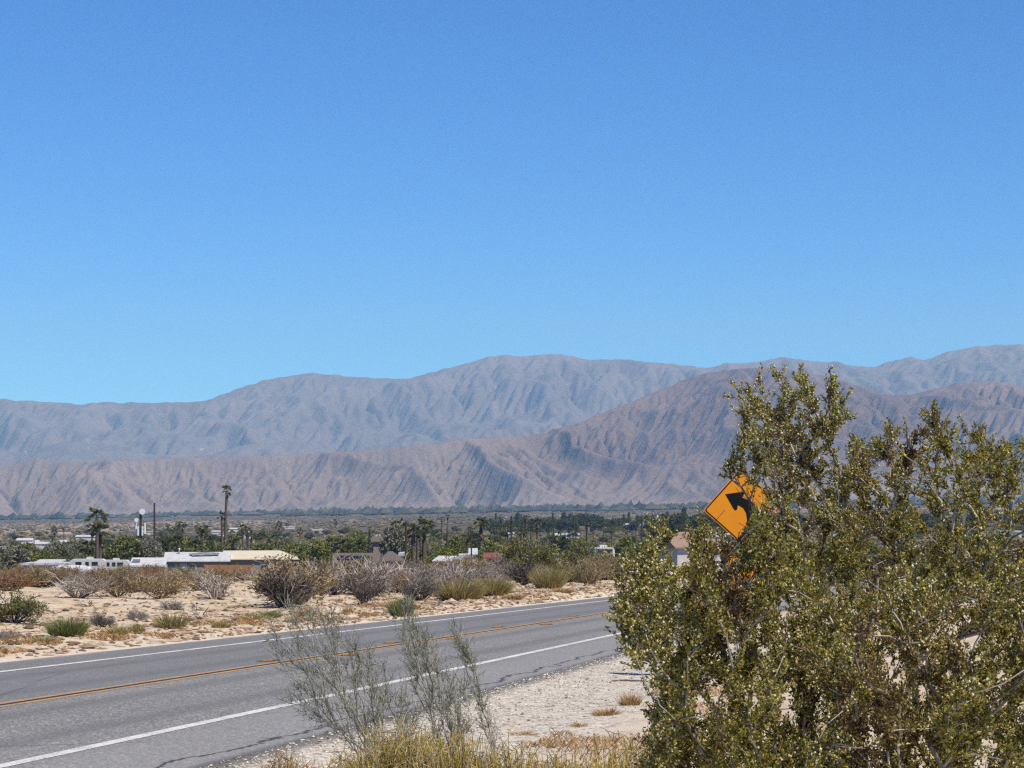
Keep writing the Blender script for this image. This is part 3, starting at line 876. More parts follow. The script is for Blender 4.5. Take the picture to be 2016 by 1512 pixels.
# ================================================================== trees of the town
bark_tree = plain('tree_bark', (.16, .125, .095), (.09, .07, .055), 3, .95)
tree_green = leaf_mat('bright_desert_tree_leaves', [(0, (0.103, 0.129, 0.040)), (.5, (0.196, 0.217, 0.066)), (1, (0.367, 0.355, 0.120))], .3, .7, .15, .18)
tree_yellow = leaf_mat('yellow_green_hedge_leaves', [(0, (0.130, 0.156, 0.019)), (.5, (0.221, 0.247, 0.033)), (1, (0.351, 0.351, 0.065))], .3, .7, .15, .1)
tree_grey = leaf_mat('grey_olive_tree_leaves', [(0, (0.125, 0.129, 0.087)), (.5, (0.229, 0.229, 0.156)), (1, (0.374, 0.354, 0.260))], .2, .75, .1, .18)
tree_dark = leaf_mat('dark_tamarisk_leaves', [(0, (0.043, 0.062, 0.035)), (.5, (0.098, 0.117, 0.062)), (1, (0.176, 0.195, 0.098))], .2, .75, .1, .15)

def tree_mesh(key, seed, lmat, n=1900, shape='round', lsize=.075, lobes=16):
    """unit tree: 1 m tall, 1 m wide"""
    g = np.random.default_rng(seed)
    br = []; cs = []; rs = []
    H0 = .12 if shape != 'cypress' else .05
    for k in range(lobes):
        if shape == 'cypress':
            z = g.uniform(.12, .93); rad = .34 * (1 - z) ** .6 * math.sqrt(g.uniform(0, 1)); a = g.uniform(0, 6.283)
            cs.append((math.cos(a) * rad, math.sin(a) * rad, z)); rs.append(.09 + .13 * (1 - z))
        else:
            a = g.uniform(0, 6.283); rad = .36 * math.sqrt(g.uniform(0, 1)); z = .28 + g.uniform(0, 1) * .56 * math.sqrt(max(0, 1 - (rad / .46) ** 2))
            cs.append((math.cos(a) * rad, math.sin(a) * rad, z)); rs.append(g.uniform(.10, .19))
    cs = np.array(cs); rs = np.array(rs)
    for c in cs:
        br.append((bez(np.array([0, 0, 0.]), np.array([c[0] * .15, c[1] * .15, max(H0, c[2] * .55)]), c, 5), np.linspace(.022, .005, 5)))
    br.append((np.array([[0, 0, -.03], [0.01, 0, .15], [.015, .01, .3]]), np.array([.035, .028, .02])))
    V, Q = tubes(br, 4)
    j = g.integers(0, lobes, n)
    d = unit(g.normal(size=(n, 3)))
    rr = g.uniform(.35, 1.08, n) ** .6
    P = cs[j] + d * (rs[j] * rr)[:, None]
    P[:, 2] = np.maximum(P[:, 2], .06)
    LV, LT = leaves(P, d + g.normal(size=(n, 3)) * .7 + np.array([0, 0, .1]), lsize * g.uniform(.6, 1.4, n), lsize * .62 * g.uniform(.6, 1.4, n), g)
    PROTO[key] = [('trunk', mesh(key + '_trunk', V, Q, [bark_tree])), ('crown', mesh(key + '_crown', LV, LT, [lmat]))]
    A = np.concatenate([V, LV]); fq = Q; ft = LT + len(V)
    PROTO[key + '_one'] = mesh(key + '_one', A, [fq, ft], [bark_tree, lmat], False, np.concatenate([np.zeros(len(fq)), np.ones(len(ft))]))
for v in range(3):
    tree_mesh('tgreen%d' % v, 400 + v, tree_green)
    tree_mesh('tgrey%d' % v, 410 + v, tree_grey)
    tree_mesh('tdark%d' % v, 420 + v, tree_dark)
    tree_mesh('tcyp%d' % v, 430 + v, tree_dark, 900, 'cypress', .08)
tree_mesh('thedge0', 440, tree_yellow, 2600, 'round', .06, 26)

# ---- palms: fan leaf, skirt, trunk
palm_leaf = leaf_mat('fan_palm_leaves', [(0, (0.068, 0.085, 0.030)), (.5, (0.150, 0.171, 0.068)), (1, (0.360, 0.356, 0.180))], .2, .45, .4, .1)
palm_dead = leaf_mat('dead_palm_leaves', [(0, (.13, .085, .05)), (.5, (.24, .165, .10)), (1, (.36, .27, .18))], .1, .9, .05, .1)
palm_bark = plain('palm_trunk', (.17, .125, .095), (.08, .06, .05), 9, .95, .4, stretch=(1, 1, 4))
def fan_leaf(name, mat, L=1.0, seg=13, droop=.25, spreadang=2.5, seed=0):
    g = np.random.default_rng(seed)
    V = [(0, 0, 0), (.03, .012, 0), (.03, -.012, 0), (.42 * L, .014, .03), (.42 * L, -.014, .03)]
    Fc = [(1, 2, 4, 3), (0, 2, 1)]
    for k in range(seg):
        a = (k / (seg - 1) - .5) * spreadang; da = spreadang / seg * .55
        r = .58 * L * (1 - .22 * abs(a)) * g.uniform(.85, 1.05)
        b = len(V)
        V += [(.42 * L, 0, .03),
              (.42 * L + r * .6 * math.cos(a - da), r * .6 * math.sin(a - da), .02 - droop * .12),
              (.42 * L + r * math.cos(a), r * math.sin(a), -droop * g.uniform(.5, 1.2)),
              (.42 * L + r * .6 * math.cos(a + da), r * .6 * math.sin(a + da), .02 - droop * .12)]
        Fc += [(b, b + 1, b + 2), (b, b + 2, b + 3)]
    return mesh(name, V, Fc, [mat])
FRONDS = [fan_leaf('frond_a', palm_leaf, 1, 11, .25, 1.75, 1), fan_leaf('frond_b', palm_leaf, 1, 11, .45, 1.5, 2)]
DEADF = fan_leaf('dead_frond', palm_dead, 1, 11, .5, 1.5, 3)

def palm(px, D, top, crown_px, label, skirt=1.0, n=26, trunk_r=.28, lean=0.0, name='fan_palm', group=None, seed=0, parts=True, base_drop=0.0):
    g = np.random.default_rng(seed + int(px))
    X, Y, Z = at_ground(px, D)
    ztop = ZC - (top - HY) * D / F
    R0 = crown_px * D / F / 2
    hz = ztop - Z - R0 * .75
    t = thing(name, label, 'palm tree', (X, Y, Z - .1), 0, None, group)
    zz = np.linspace(0, 1, 9)
    P = np.stack([lean * zz ** 2 * hz, 0 * zz, zz * (hz + .1)], 1)
    V, Q = tubes([(P, trunk_r * (1.25 - .45 * zz ** .5))], 8)
    link('trunk', mesh('palm_trunk', V, Q, [palm_bark], True), t)
    top_p = Vector((lean * hz, 0, hz + .1))
    for k in range(n):
        az = k * 2.399 + g.uniform(-.3, .3); el = math.radians(g.uniform(-35, 80) if k > 4 else g.uniform(45, 85))
        f = link('frond', FRONDS[k % 2], t, top_p, (g.uniform(-.4, .4), -el, az), (R0 * g.uniform(.85, 1.1),) * 3)
    if skirt > 0:
        for k in range(int(12 + 8 * skirt)):
            az = k * 2.399; dz = g.uniform(0, skirt) * R0 * .9
            link('dead_frond', DEADF, t, top_p - Vector((0, 0, dz * .8)), (0, math.radians(g.uniform(62, 84)), az), (R0 * g.uniform(.55, .8),) * 3)
    return t

def far_palm_mesh(key, seed, n=20, skirt=.5, aspect=4.0):
    """palm in one mesh, trunk and crown; unit crown radius, trunk as long as aspect"""
    g = np.random.default_rng(seed)
    mb = MB()
    mb.tube((0, 0, 0), (0, 0, aspect), .13, .09, 6, 0)
    def add(me, M, mi):
        V = [M @ v.co for v in me.vertices]; mb.add(V, [tuple(p.vertices) for p in me.polygons], mi)
    for k in range(n):
        el = math.radians(g.uniform(-40, 80)); s = g.uniform(.8, 1.1)
        add(FRONDS[k % 2], Matrix.Translation((0, 0, aspect)) @ Matrix.Rotation(k * 2.399, 4, 'Z') @ Matrix.Rotation(-el, 4, 'Y') @ Matrix.Scale(s, 4), 1)
    for k in range(9):
        add(DEADF, Matrix.Translation((0, 0, aspect - .1 - skirt * g.uniform(0, 1))) @ Matrix.Rotation(k * 2.399, 4, 'Z') @ Matrix.Rotation(math.radians(g.uniform(60, 85)), 4, 'Y') @ Matrix.Scale(.65, 4), 2)
    PROTO[key] = mb.mesh(key, [palm_bark, palm_leaf, palm_dead])
far_palm_mesh('fpalm0', 1, 20, .6, 4.0)
far_palm_mesh('fpalm1', 2, 22, .4, 2.2)
far_palm_mesh('fpalm2', 3, 18, .9, 6.0)

def tree(key, px, D, top, width_px, label, name='desert_tree', group=None, parts=True, cat='tree'):
    X, Y, Z = at_ground(px, D)
    h = max(1.5, ZC - (top - HY) * D / F - Z)
    w = width_px * D / F
    if parts:
        t = thing(name, label, cat, (X, Y, Z - .05), random.uniform(0, 6.283), (w, w, h), group)
        for nm, me in PROTO[key]: link(nm, me, t)
    else:
        t = link(name, PROTO[key + '_one'], None, (X, Y, Z - .05), (0, 0, random.uniform(0, 6.283)), (w, w, h))
        tag(t, label, cat, group)
    return t

TR = [
 ('tgrey0', 5, 335, 1062, 110, 'grey olive tree at the far left edge'),
 ('tgreen0', 62, 350, 1060, 70, 'green tree second from the left edge'),
 ('tgrey1', 112, 352, 1062, 76, 'grey brown tree left of the tall fan palm'),
 ('tdark0', 148, 340, 1080, 60, 'low dark tree left of the tall fan palm base'),
 ('tgreen1', 168, 372, 1066, 50, 'yellow green tree just left of the tall fan palm'),
 ('tgreen2', 240, 380, 1044, 84, 'bright green tree between the tall fan palm and the antenna mast'),
 ('tgrey2', 292, 352, 1050, 70, 'grey green tree under the bare pole'),
 ('tdark1', 328, 362, 1044, 64, 'dark tree right of the bare pole'),
 ('tgreen0', 374, 360, 1048, 84, 'bright green tree behind the middle of the long house'),
 ('tdark2', 404, 375, 1046, 50, 'dark tree just left of the skinny tall palm'),
 ('tgrey0', 470, 380, 1062, 70, 'grey green tree right of the skinny tall palm'),
 ('tgreen1', 528, 470, 1056, 90, 'green tree behind the cream roof'),
 ('tgreen2', 580, 430, 1060, 80, 'green tree at the right end of the cream roof'),
 ('tgreen0', 645, 400, 1042, 80, 'dark green tree behind the solar panel house'),
 ('tgreen1', 695, 440, 1042, 76, 'green tree left of the pole with short crossarm'),
 ('tgrey1', 776, 410, 1026, 78, 'tall grey tree left of the pair of stout palms'),
 ('tgrey2', 752, 440, 1046, 60, 'low grey tree beside the beige tower building'),
 ('thedge0', 868, 330, 1070, 84, 'yellow green hedge bush right of the stout palms'),
 ('thedge0', 806, 335, 1072, 40, 'yellow green hedge bush behind the stout palm trunks'),
 ('tgreen2', 902, 480, 1044, 56, 'green tree behind the white buildings'),
 ('tdark0', 925, 560, 1036, 60, 'dark tree left of the shaggy palm'),
 ('tgreen0', 975, 330, 1052, 74, 'round deep green tree above the red building'),
 ('tgrey0', 1060, 380, 1046, 80, 'grey tree among the thin palms'),
 ('tdark1', 1098, 430, 1042, 60, 'dark tree right of the thin palms'),
 ('tgreen1', 1150, 360, 1056, 70, 'olive green tree left above the caravan'),
 ('tgreen2', 1228, 330, 1044, 100, 'wide green mesquite behind the caravan'),
 ('tgreen0', 1265, 300, 1052, 90, 'wide green mesquite right of the caravan'),
 ('tgrey1', 1310, 420, 1046, 60, 'grey tree left of the tile roofed house'),
 ('tgreen1', 1500, 320, 1040, 110, 'green tree behind the creosote right of the sign'),
 ('tgreen2', 1640, 340, 1042, 110, 'green tree hidden behind the middle creosote'),
 ('tgrey2', 1790, 330, 1040, 120, 'grey tree hidden behind the right creosote'),
 ('tgreen0', 1930, 350, 1036, 120, 'green tree at the far right behind the creosote'),
]
for k, px, D, top, w, label in TR:
    tree(k, px, D, top, w, label)

palm(191, 345, 1001, 52, 'stout tall fan palm behind the white roofs at left', skirt=.5, n=17, trunk_r=.30, seed=1)
palm(197, 348, 1030, 46, 'shorter green palm growing against the stout tall fan palm', skirt=.4, n=26, trunk_r=.28, seed=2)
palm(123, 318, 1084, 36, 'short bushy palm in front of the white carport roofs', skirt=0, n=24, trunk_r=.3, seed=3)
palm(172, 352, 1064, 40, 'low palm left of the stout tall fan palm trunk', skirt=0, n=24, trunk_r=.3, seed=4)
palm(268, 350, 1070, 44, 'low yellowish palm under the antenna mast', skirt=0, n=24, trunk_r=.3, seed=5)
palm(443, 380, 956, 26, 'very tall skinny palm above the long house', skirt=1.5, n=16, trunk_r=.26, seed=6, lean=.02)
palm(437, 384, 1008, 24, 'half height palm close to the very tall skinny palm', skirt=1.8, n=12, trunk_r=.24, seed=7)
palm(384, 342, 1062, 44, 'low pale palm behind the middle of the long house', skirt=.3, n=24, trunk_r=.3, seed=8)
palm(350, 346, 1054, 40, 'low palm right of the bare pole', skirt=.3, n=24, trunk_r=.3, seed=9)
palm(398, 390, 1040, 34, 'dark palm above the green tree behind the long house', skirt=.5, n=22, trunk_r=.3, seed=10)
palm(458, 350, 1058, 42, 'low shaggy palm right of the skinny palm trunk', skirt=.6, n=24, trunk_r=.3, seed=11)
palm(478, 470, 1033, 24, 'slim palm behind the cream roof, leftmost of three', skirt=.8, n=18, trunk_r=.22, seed=12)
palm(495, 460, 1048, 22, 'slim palm behind the cream roof, middle of three', skirt=.8, n=18, trunk_r=.22, seed=13)
palm(545, 440, 1050, 24, 'slim palm behind the cream roof, rightmost of three', skirt=.8, n=18, trunk_r=.24, seed=14)
palm(675, 335, 1060, 52, 'low shaggy palm above the solar panels', skirt=.6, n=28, trunk_r=.35, seed=15)
palm(708, 340, 1064, 46, 'pale fronded palm at the right end of the solar panel roof', skirt=.5, n=26, trunk_r=.35, seed=16)
palm(814, 330, 1034, 44, 'stout palm, shorter of the pair', skirt=1.0, n=26, trunk_r=.36, seed=17)
palm(835, 335, 1020, 48, 'stout palm, taller of the pair', skirt=1.0, n=26, trunk_r=.38, seed=18)
palm(822, 334, 1050, 24, 'thin palm trunk between the stout pair', skirt=.6, n=14, trunk_r=.28, seed=28)
palm(947, 470, 1019, 36, 'big shaggy palm right of the white buildings', skirt=1.6, n=30, trunk_r=.35, seed=19)
palm(1036, 480, 1014, 20, 'tallest thin palm left of the caravan', skirt=1.0, n=16, trunk_r=.25, seed=20)
palm(1058, 500, 1021, 26, 'thin palm with a rusty skirt left of the caravan', skirt=2.0, n=16, trunk_r=.3, seed=21)
palm(1032, 430, 1040, 24, 'short palm below the tallest thin palm', skirt=.8, n=20, trunk_r=.28, seed=22)
palm(1046, 450, 1034, 22, 'middle palm of the thin cluster', skirt=.8, n=18, trunk_r=.25, seed=23)
palm(1128, 400, 1048, 28, 'round dark palm standing left above the caravan', skirt=.5, n=28, trunk_r=.35, seed=24)
palm(870, 900, 1017, 14, 'thin palm against the pale fields, left of two', skirt=.8, n=14, trunk_r=.3, seed=25)
palm(881, 900, 1013, 12, 'thin palm against the pale fields, right of two', skirt=.8, n=14, trunk_r=.3, seed=26)

ZONES = [(60, 'beyond the left edge of the white roofs'), (230, 'behind the stout tall fan palm'), (370, 'behind the bare pole'), (520, 'behind the long house'), (680, 'behind the solar panel house'),
         (790, 'near the beige tower building'), (900, 'behind the stout palm pair'), (1010, 'behind the shaggy palm'), (1120, 'behind the thin palm cluster'), (1250, 'behind the caravan'),
         (1390, 'behind the tile roofed house'), (1520, 'behind the diamond sign'), (5000, 'behind the creosote bushes')]
def zone(px):
    for a, z in ZONES:
        if px < a: return z

g3 = np.random.default_rng(77)
for k in range(84):
    D = g3.uniform(262, 440); px = g3.uniform(-100, 2100)
    if 245 < px < 590 and D < 345: continue
    if (20 < px < 260 or 645 < px < 760 or 840 < px < 950 or 1165 < px < 1215 or 1270 < px < 1425) and D < 330: continue
    X, Y, Z = at_ground(px, D)
    rp = [road_pt(S_C, qq) for qq in np.arange(150, 330, 6)]
    if min((X - a) ** 2 + (D - b) ** 2 for a, b in rp) < 81: continue
    u = g3.uniform(); kd = 'tgreen' if u < .5 else 'tgrey' if u < .85 else 'tdark'
    h = g3.uniform(2.4, 4.2); w = h * g3.uniform(1.2, 2.2)
    look = {'tgreen': 'low green tree', 'tgrey': 'low grey green tree', 'tdark': 'low dark tree'}[kd]; z = zone(px).replace('behind', 'around')
    t = thing({'tgreen': 'green_tree', 'tgrey': 'grey_tree', 'tdark': 'dark_tree'}[kd], look + ' in the nearest yards ' + z, 'tree', (X, Y, Z - .05), g3.uniform(0, 6), (w, w, h), look + 's, nearest yards, ' + z)
    for nm, me in PROTO['%s%d' % (kd, int(g3.integers(0, 3)))]: link(nm, me, t)
for k in range(430):
    lo = g3.uniform(0, 1)
    D = 430 * (2700 / 430) ** lo
    px = g3.uniform(-120, 2140)
    if 560 < px < 1000 and D > 1900: continue
    if D > 1500 and px < 600 and g3.uniform() < .25: continue
    band = 'near band' if D < 900 else 'far band'
    X, Y, Z = at_ground(px, D)
    u = g3.uniform()
    if u < .16 and not (D < 620 and 255 < px < 320):
        h = g3.uniform(6, 13); r = g3.uniform(1.5, 2.2); key = ['fpalm0', 'fpalm1', 'fpalm2'][int(g3.integers(0, 3))]
        asp = {'fpalm0': 4.0, 'fpalm1': 2.2, 'fpalm2': 6.0}[key]
        o = link('fan_palm', PROTO[key], None, (X, Y, Z - .1), (0, 0, g3.uniform(0, 6)), (r, r, h / (asp + .8)))
        z = zone(px); tag(o, 'small distant palm in the ' + band + ' ' + z, 'palm tree', 'distant palms, ' + band + ', ' + z)
        continue
    kd = 'tgreen' if u < .5 else 'tgrey' if u < .8 else 'tdark'
    h = g3.uniform(3.2, 6.5) * (1.0 if D < 1200 else 1.15); w = h * g3.uniform(1.1, 1.9)
    look = {'tgreen': 'small green tree', 'tgrey': 'small grey green tree', 'tdark': 'small dark tree'}[kd]
    z = zone(px)
    o = link({'tgreen': 'green_tree', 'tgrey': 'grey_tree', 'tdark': 'dark_tree'}[kd], PROTO['%s%d_one' % (kd, int(g3.integers(0, 3)))], None, (X, Y, Z - .05), (0, 0, g3.uniform(0, 6)), (w, w, h))
    tag(o, look + ' in the ' + band + ' ' + z, 'tree', look + 's, ' + band + ', ' + z)

# rows of dark upright trees on the flat
for lo, hi, n, D0, D1, h0, h1, z in ((955, 1062, 26, 1500, 1900, 9, 15, 'left of the white warehouses'), (1060, 1300, 58, 1500, 2300, 9, 15, 'behind the white warehouses'), (1285, 1420, 44, 1150, 1500, 11, 17, 'left of the diamond sign'), (1420, 2100, 70, 1200, 2000, 9, 16, 'behind the creosote bushes')):
    for k in range(n):
        px = g3.uniform(lo, hi); D = g3.uniform(D0, D1)
        X, Y, Z = at_ground(px, D); h = g3.uniform(h0, h1); h *= g3.uniform(.6, 1.1); up_ = g3.uniform() < .55; w = h * (g3.uniform(.35, .7) if up_ else g3.uniform(.9, 1.5))
        o = link('upright_tree' if up_ else 'dark_tree', PROTO[('tcyp%d' if up_ else 'tdark%d') % int(g3.integers(0, 3)) + '_one'], None, (X, Y, Z - .1), (0, 0, g3.uniform(0, 6)), (w, w, h))
        lk = 'dark upright tree' if up_ else 'dark rounded tree'; tag(o, lk + ' in the long windbreak ' + z, 'tree', lk + 's, windbreak ' + z)

# far groves along the mountain foot: one mass
gv = np.random.default_rng(91)
n = 5200
px = gv.uniform(-420, 2450, n); D = gv.uniform(5600, 9200, n)
D = np.where(px < 560, gv.uniform(6800, 9000, n), D)
keep = (vn(px / 70, D / 500, 5) + .35 * vn(px / 18, D / 160, 6) > np.where(px < 560, .72, .56)) | ((D > 8600) & (vn(px / 46, D * 0, 7) > .38))
px, D = px[keep], D[keep]
X = (px - CX) * D / F
S = 4 + 11 * gv.uniform(0, 1, len(px)) ** 2
P = np.stack([X, D, gz(X, D, False) + S * .35], 1)
V, Fc = scatter(OCT, P, S, gv, .25, np.stack([gv.uniform(1.0, 2.6, len(px)), np.ones(len(px)), gv.uniform(.6, 1.1, len(px))], 1))
grove_m = leaf_mat('far_grove_foliage', [(0, (.035, .042, .030)), (.6, (.065, .072, .05)), (1, (.11, .11, .08))], 0, .9, .05)
tag(link('far_grove', mesh('far_grove', V, Fc, [grove_m])), 'dark groves along the foot of the mountains', 'trees', None, 'stuff')
# low scrub dotting the open flat between town and groves: one mass
n = 11000
px = gv.uniform(-350, 2350, n); D = 900 * (6500 / 900) ** gv.uniform(0, 1, n)
X = (px - CX) * D / F
S = gv.uniform(.8, 2.2, n) * np.where(D > 2500, 1.5, 1)
P = np.stack([X, D, gz(X, D, False) + S * .3], 1)
V, Fc = scatter(OCT, P, S, gv, .25, np.stack([gv.uniform(1., 2.2, n), np.ones(n), gv.uniform(.6, 1.0, n)], 1))
scrub_m = leaf_mat('flat_scrub', [(0, (0.077, 0.072, 0.041)), (.6, (0.144, 0.128, 0.077)), (1, (0.221, 0.183, 0.129))], 0, .9, .05)
tag(link('flat_scrub', mesh('flat_scrub', V, Fc, [scrub_m])), 'low scrub dotting the open valley floor', 'scrub', None, 'stuff')

# ================================================================== town: buildings
white_roof = plain('white_roof_coating', (.62, .63, .62), (.46, .47, .47), 1.2, .6)
cream_roof = plain('cream_metal_roof', (.66, .60, .45), (.60, .54, .40), .8, .6)
beige_wall = plain('beige_stucco', (.34, .28, .21), (.28, .23, .18), 2, .9)
pale_wall = plain('pale_stucco', (.62, .57, .50), (.52, .47, .41), 2, .9)
white_wall = plain('white_painted_wall', (.64, .64, .61), (.54, .54, .51), 2, .7)
tile_roof = plain('brown_roof_tiles', (.36, .245, .185), (.28, .18, .14), 3, .9, .3)
brown_roof = plain('brown_shingles', (.165, .135, .115), (.125, .105, .09), 3, .9)
red_wall = plain('red_painted_wall', (.36, .085, .06), (.28, .06, .05), 2, .8)
red_roof = plain('red_roof', (.26, .085, .065), (.20, .065, .05), 2, .8)
orange_fence = plain('orange_wood_fence', (.42, .215, .095), (.33, .16, .07), 3, .9, stretch=(6, 6, .6))
dark_glass = plain('dark_window_glass', (.03, .035, .04), (.02, .025, .03), 1, .15, spec=.6)
tarp_m = plain('dark_roof_tarp', (.10, .105, .11), (.30, .31, .32), 1.6, .6)
solar_m = plain('solar_cells', (.010, .013, .026), (.016, .02, .04), 2, .4, spec=.3)
metal_m = plain('galvanised_metal', (.42, .43, .44), (.33, .34, .35), 4, .45, metallic=.6)
end_shade_grey = plain('trailer_end_painted_shade', (.52, .54, .56), (.44, .46, .48), 2, .5)  # white trailer end turned from the sun, its shade put into the colour
pole_m = plain('creosoted_pole_wood', (.075, .055, .045), (.045, .035, .03), 4, .95, stretch=(3, 3, .3))
concrete_m = plain('concrete', (.42, .40, .37), (.34, .32, .30), 3, .9)

def building(name, label, cat, pxl, pxr, D, eave_row, wall_h=2.5, depth=8.0, roof_h=1.2, roof='gable', wall=beige_wall, roofm=white_roof, yaw=0.0, over=.45, hip=(0, 0), windows=(), door=None, group=None, zbase=None):
    """box with a pitched or flat roof; front faces the camera; pxl..pxr photo columns of the roof edge"""
    X0, X1 = (pxl - CX) * D / F, (pxr - CX) * D / F
    L = (X1 - X0) / math.cos(yaw)
    zE = ZC - (eave_row - HY) * D / F
    Xc = (X0 + X1) / 2
    zg = float(gz(Xc, D + depth / 2)) - .3
    t = thing(name, label, cat, (Xc, D, zg), yaw, None, group)
    e = zE - zg
    a = L / 2
    w = MB(); w.box(-a + over, a - over, over, depth - over, 0, e - .02); w.build('wall', wall, t)
    r = MB()
    if roof == 'gable':
        hl, hr = hip
        V = [(-a, 0, e), (a, 0, e), (a, depth, e), (-a, depth, e), (-a + hl, depth / 2, e + roof_h), (a - hr, depth / 2, e + roof_h),
             (-a, 0, e - .15), (a, 0, e - .15), (a, depth, e - .15), (-a, depth, e - .15)]
        r.add(V, [(0, 1, 5, 4), (2, 3, 4, 5), (1, 2, 5), (3, 0, 4), (6, 7, 1, 0), (7, 8, 2, 1), (8, 9, 3, 2), (9, 6, 0, 3), (9, 8, 7, 6)])
    elif roof == 'shed':
        r.add([(-a, 0, e), (a, 0, e), (a, depth, e + roof_h), (-a, depth, e + roof_h), (-a, 0, e - .2), (a, 0, e - .2), (a, depth, e + roof_h - .2), (-a, depth, e + roof_h - .2)],
              [(0, 1, 2, 3), (4, 7, 6, 5), (0, 4, 5, 1), (1, 5, 6, 2), (2, 6, 7, 3), (3, 7, 4, 0)])
    else:
        r.box(-a, a, 0, depth, e, e + roof_h)
    rf = r.build('roof', roofm, t)
    for (fx, fz, ww, wh) in windows:
        m = MB(); m.box(-ww / 2, ww / 2, -.05, .05, 0, wh)
        wnd = m.build('window', white_wall, t, (-a + over + fx * (L - 2 * over), over - .01, fz))
        m = MB(); m.box(-ww / 2 + .07, ww / 2 - .07, -.02, .0, .07, wh - .07); m.build('pane', dark_glass, wnd, (0, -.052, 0))
    if door:
        m = MB(); m.box(-.5, .5, -.06, .04, 0, 2.05); m.build('door', door[1], t, (-a + over + door[0] * (L - 2 * over), over - .01, .35))
    return t, rf, a, e

# the long ranch house, its white half and its cream half
h1, r1, a1, e1 = building('long_house', 'long low beige house with white patched roof on its left half', 'house', 322, 452, 305, 1104, depth=9, roof_h=1.1, wall=beige_wall, roofm=white_roof, yaw=.10,
                          windows=((.42, 1.1, 1.1, 1.1),), door=(.28, pale_wall))
m = MB(); m.add([(1.0, 2.2, 0), (4.6, 2.6, 0), (4.6, 3.6, .0), (2.4, 4.2, 0), (.4, 3.2, 0), (1.0, 2.2, .05), (4.6, 2.6, .05), (4.6, 3.6, .05), (2.4, 4.2, .05), (.4, 3.2, .05)],
                [(5, 6, 7, 8, 9), (4, 3, 2, 1, 0), (0, 1, 6, 5), (1, 2, 7, 6), (2, 3, 8, 7), (3, 4, 9, 8), (4, 0, 5, 9)])
tp = m.build('tarp', tarp_m, r1, (-1.6, -.2, e1 + .1), (math.atan(1.1 / 4.5), 0, 0))
m = MB(); m.tube((0, 0, 0), (0, 0, .9), .12, .12, 8); m.tube((0, 0, .9), (0, 0, 1.0), .22, .16, 8); m.build('vent_pipe', metal_m, r1, (-2.6, 3.6, e1 + .62))
building('long_house_wing', 'cream roofed right wing of the long low house', 'house', 440, 587, 309, 1100, depth=9, roof_h=1.05, wall=beige_wall, roofm=cream_roof, yaw=.12, hip=(0, 2.6),
         windows=((.06, 1.2, .9, .9), (.16, 1.2, .9, .9), (.55, 1.2, 1.2, 1.0)))
# white trailer at its left end
t, rf, a, e = building('mobile_home', 'white mobile home with grey streaks at the left end of the long house', 'mobile home', 254, 325, 298, 1113, depth=4, roof_h=.95, roof='shed', wall=white_wall, roofm=white_roof, yaw=.06, over=.1)
m = MB(); m.box(-.5, .5, -.3, .3, 0, .35); m.build('roof_vent', metal_m, rf, (-1.6, 1.6, e + .44))
m = MB(); m.box(-.06, .06, 0, 4, 0, 1.5); m.build('end_panel', tarp_m, t, (-a - .07, 0, e - 1.4))
def fence(label, pxl, pxr, D, top, h):
    X0, X1 = (pxl - CX) * D / F, (pxr - CX) * D / F
    zt = ZC - (top - HY) * D / F
    Xc = (X0 + X1) / 2; zg = float(gz(Xc, D)) - .2
    t = thing('wood_fence', label, 'fence', (Xc, D, zg))
    n = max(3, int((X1 - X0) / 1.8)); w = (X1 - X0) / n
    for k in range(n):
        m = MB(); m.box(-w / 2 + .01, w / 2 - .01, -.03, .03, .1, zt - zg - .01 * (k % 3)); m.build('fence_panel', orange_fence, t, (X0 - Xc + (k + .5) * w, 0, 0))
        m = MB(); m.box(-.06, .06, .04, .16, 0, zt - zg + .05); m.build('post', orange_fence, t, (X0 - Xc + k * w, 0, 0))
    return t
fence('orange wooden fence in front of the cream roofed wing', 402, 496, 296, 1112, 1.8)
fence('orange wooden fence below the white mobile home', 268, 328, 288, 1117, 1.8)
fence('rust orange fence at the far left below the grey tree', -40, 40, 290, 1124, 1.6)
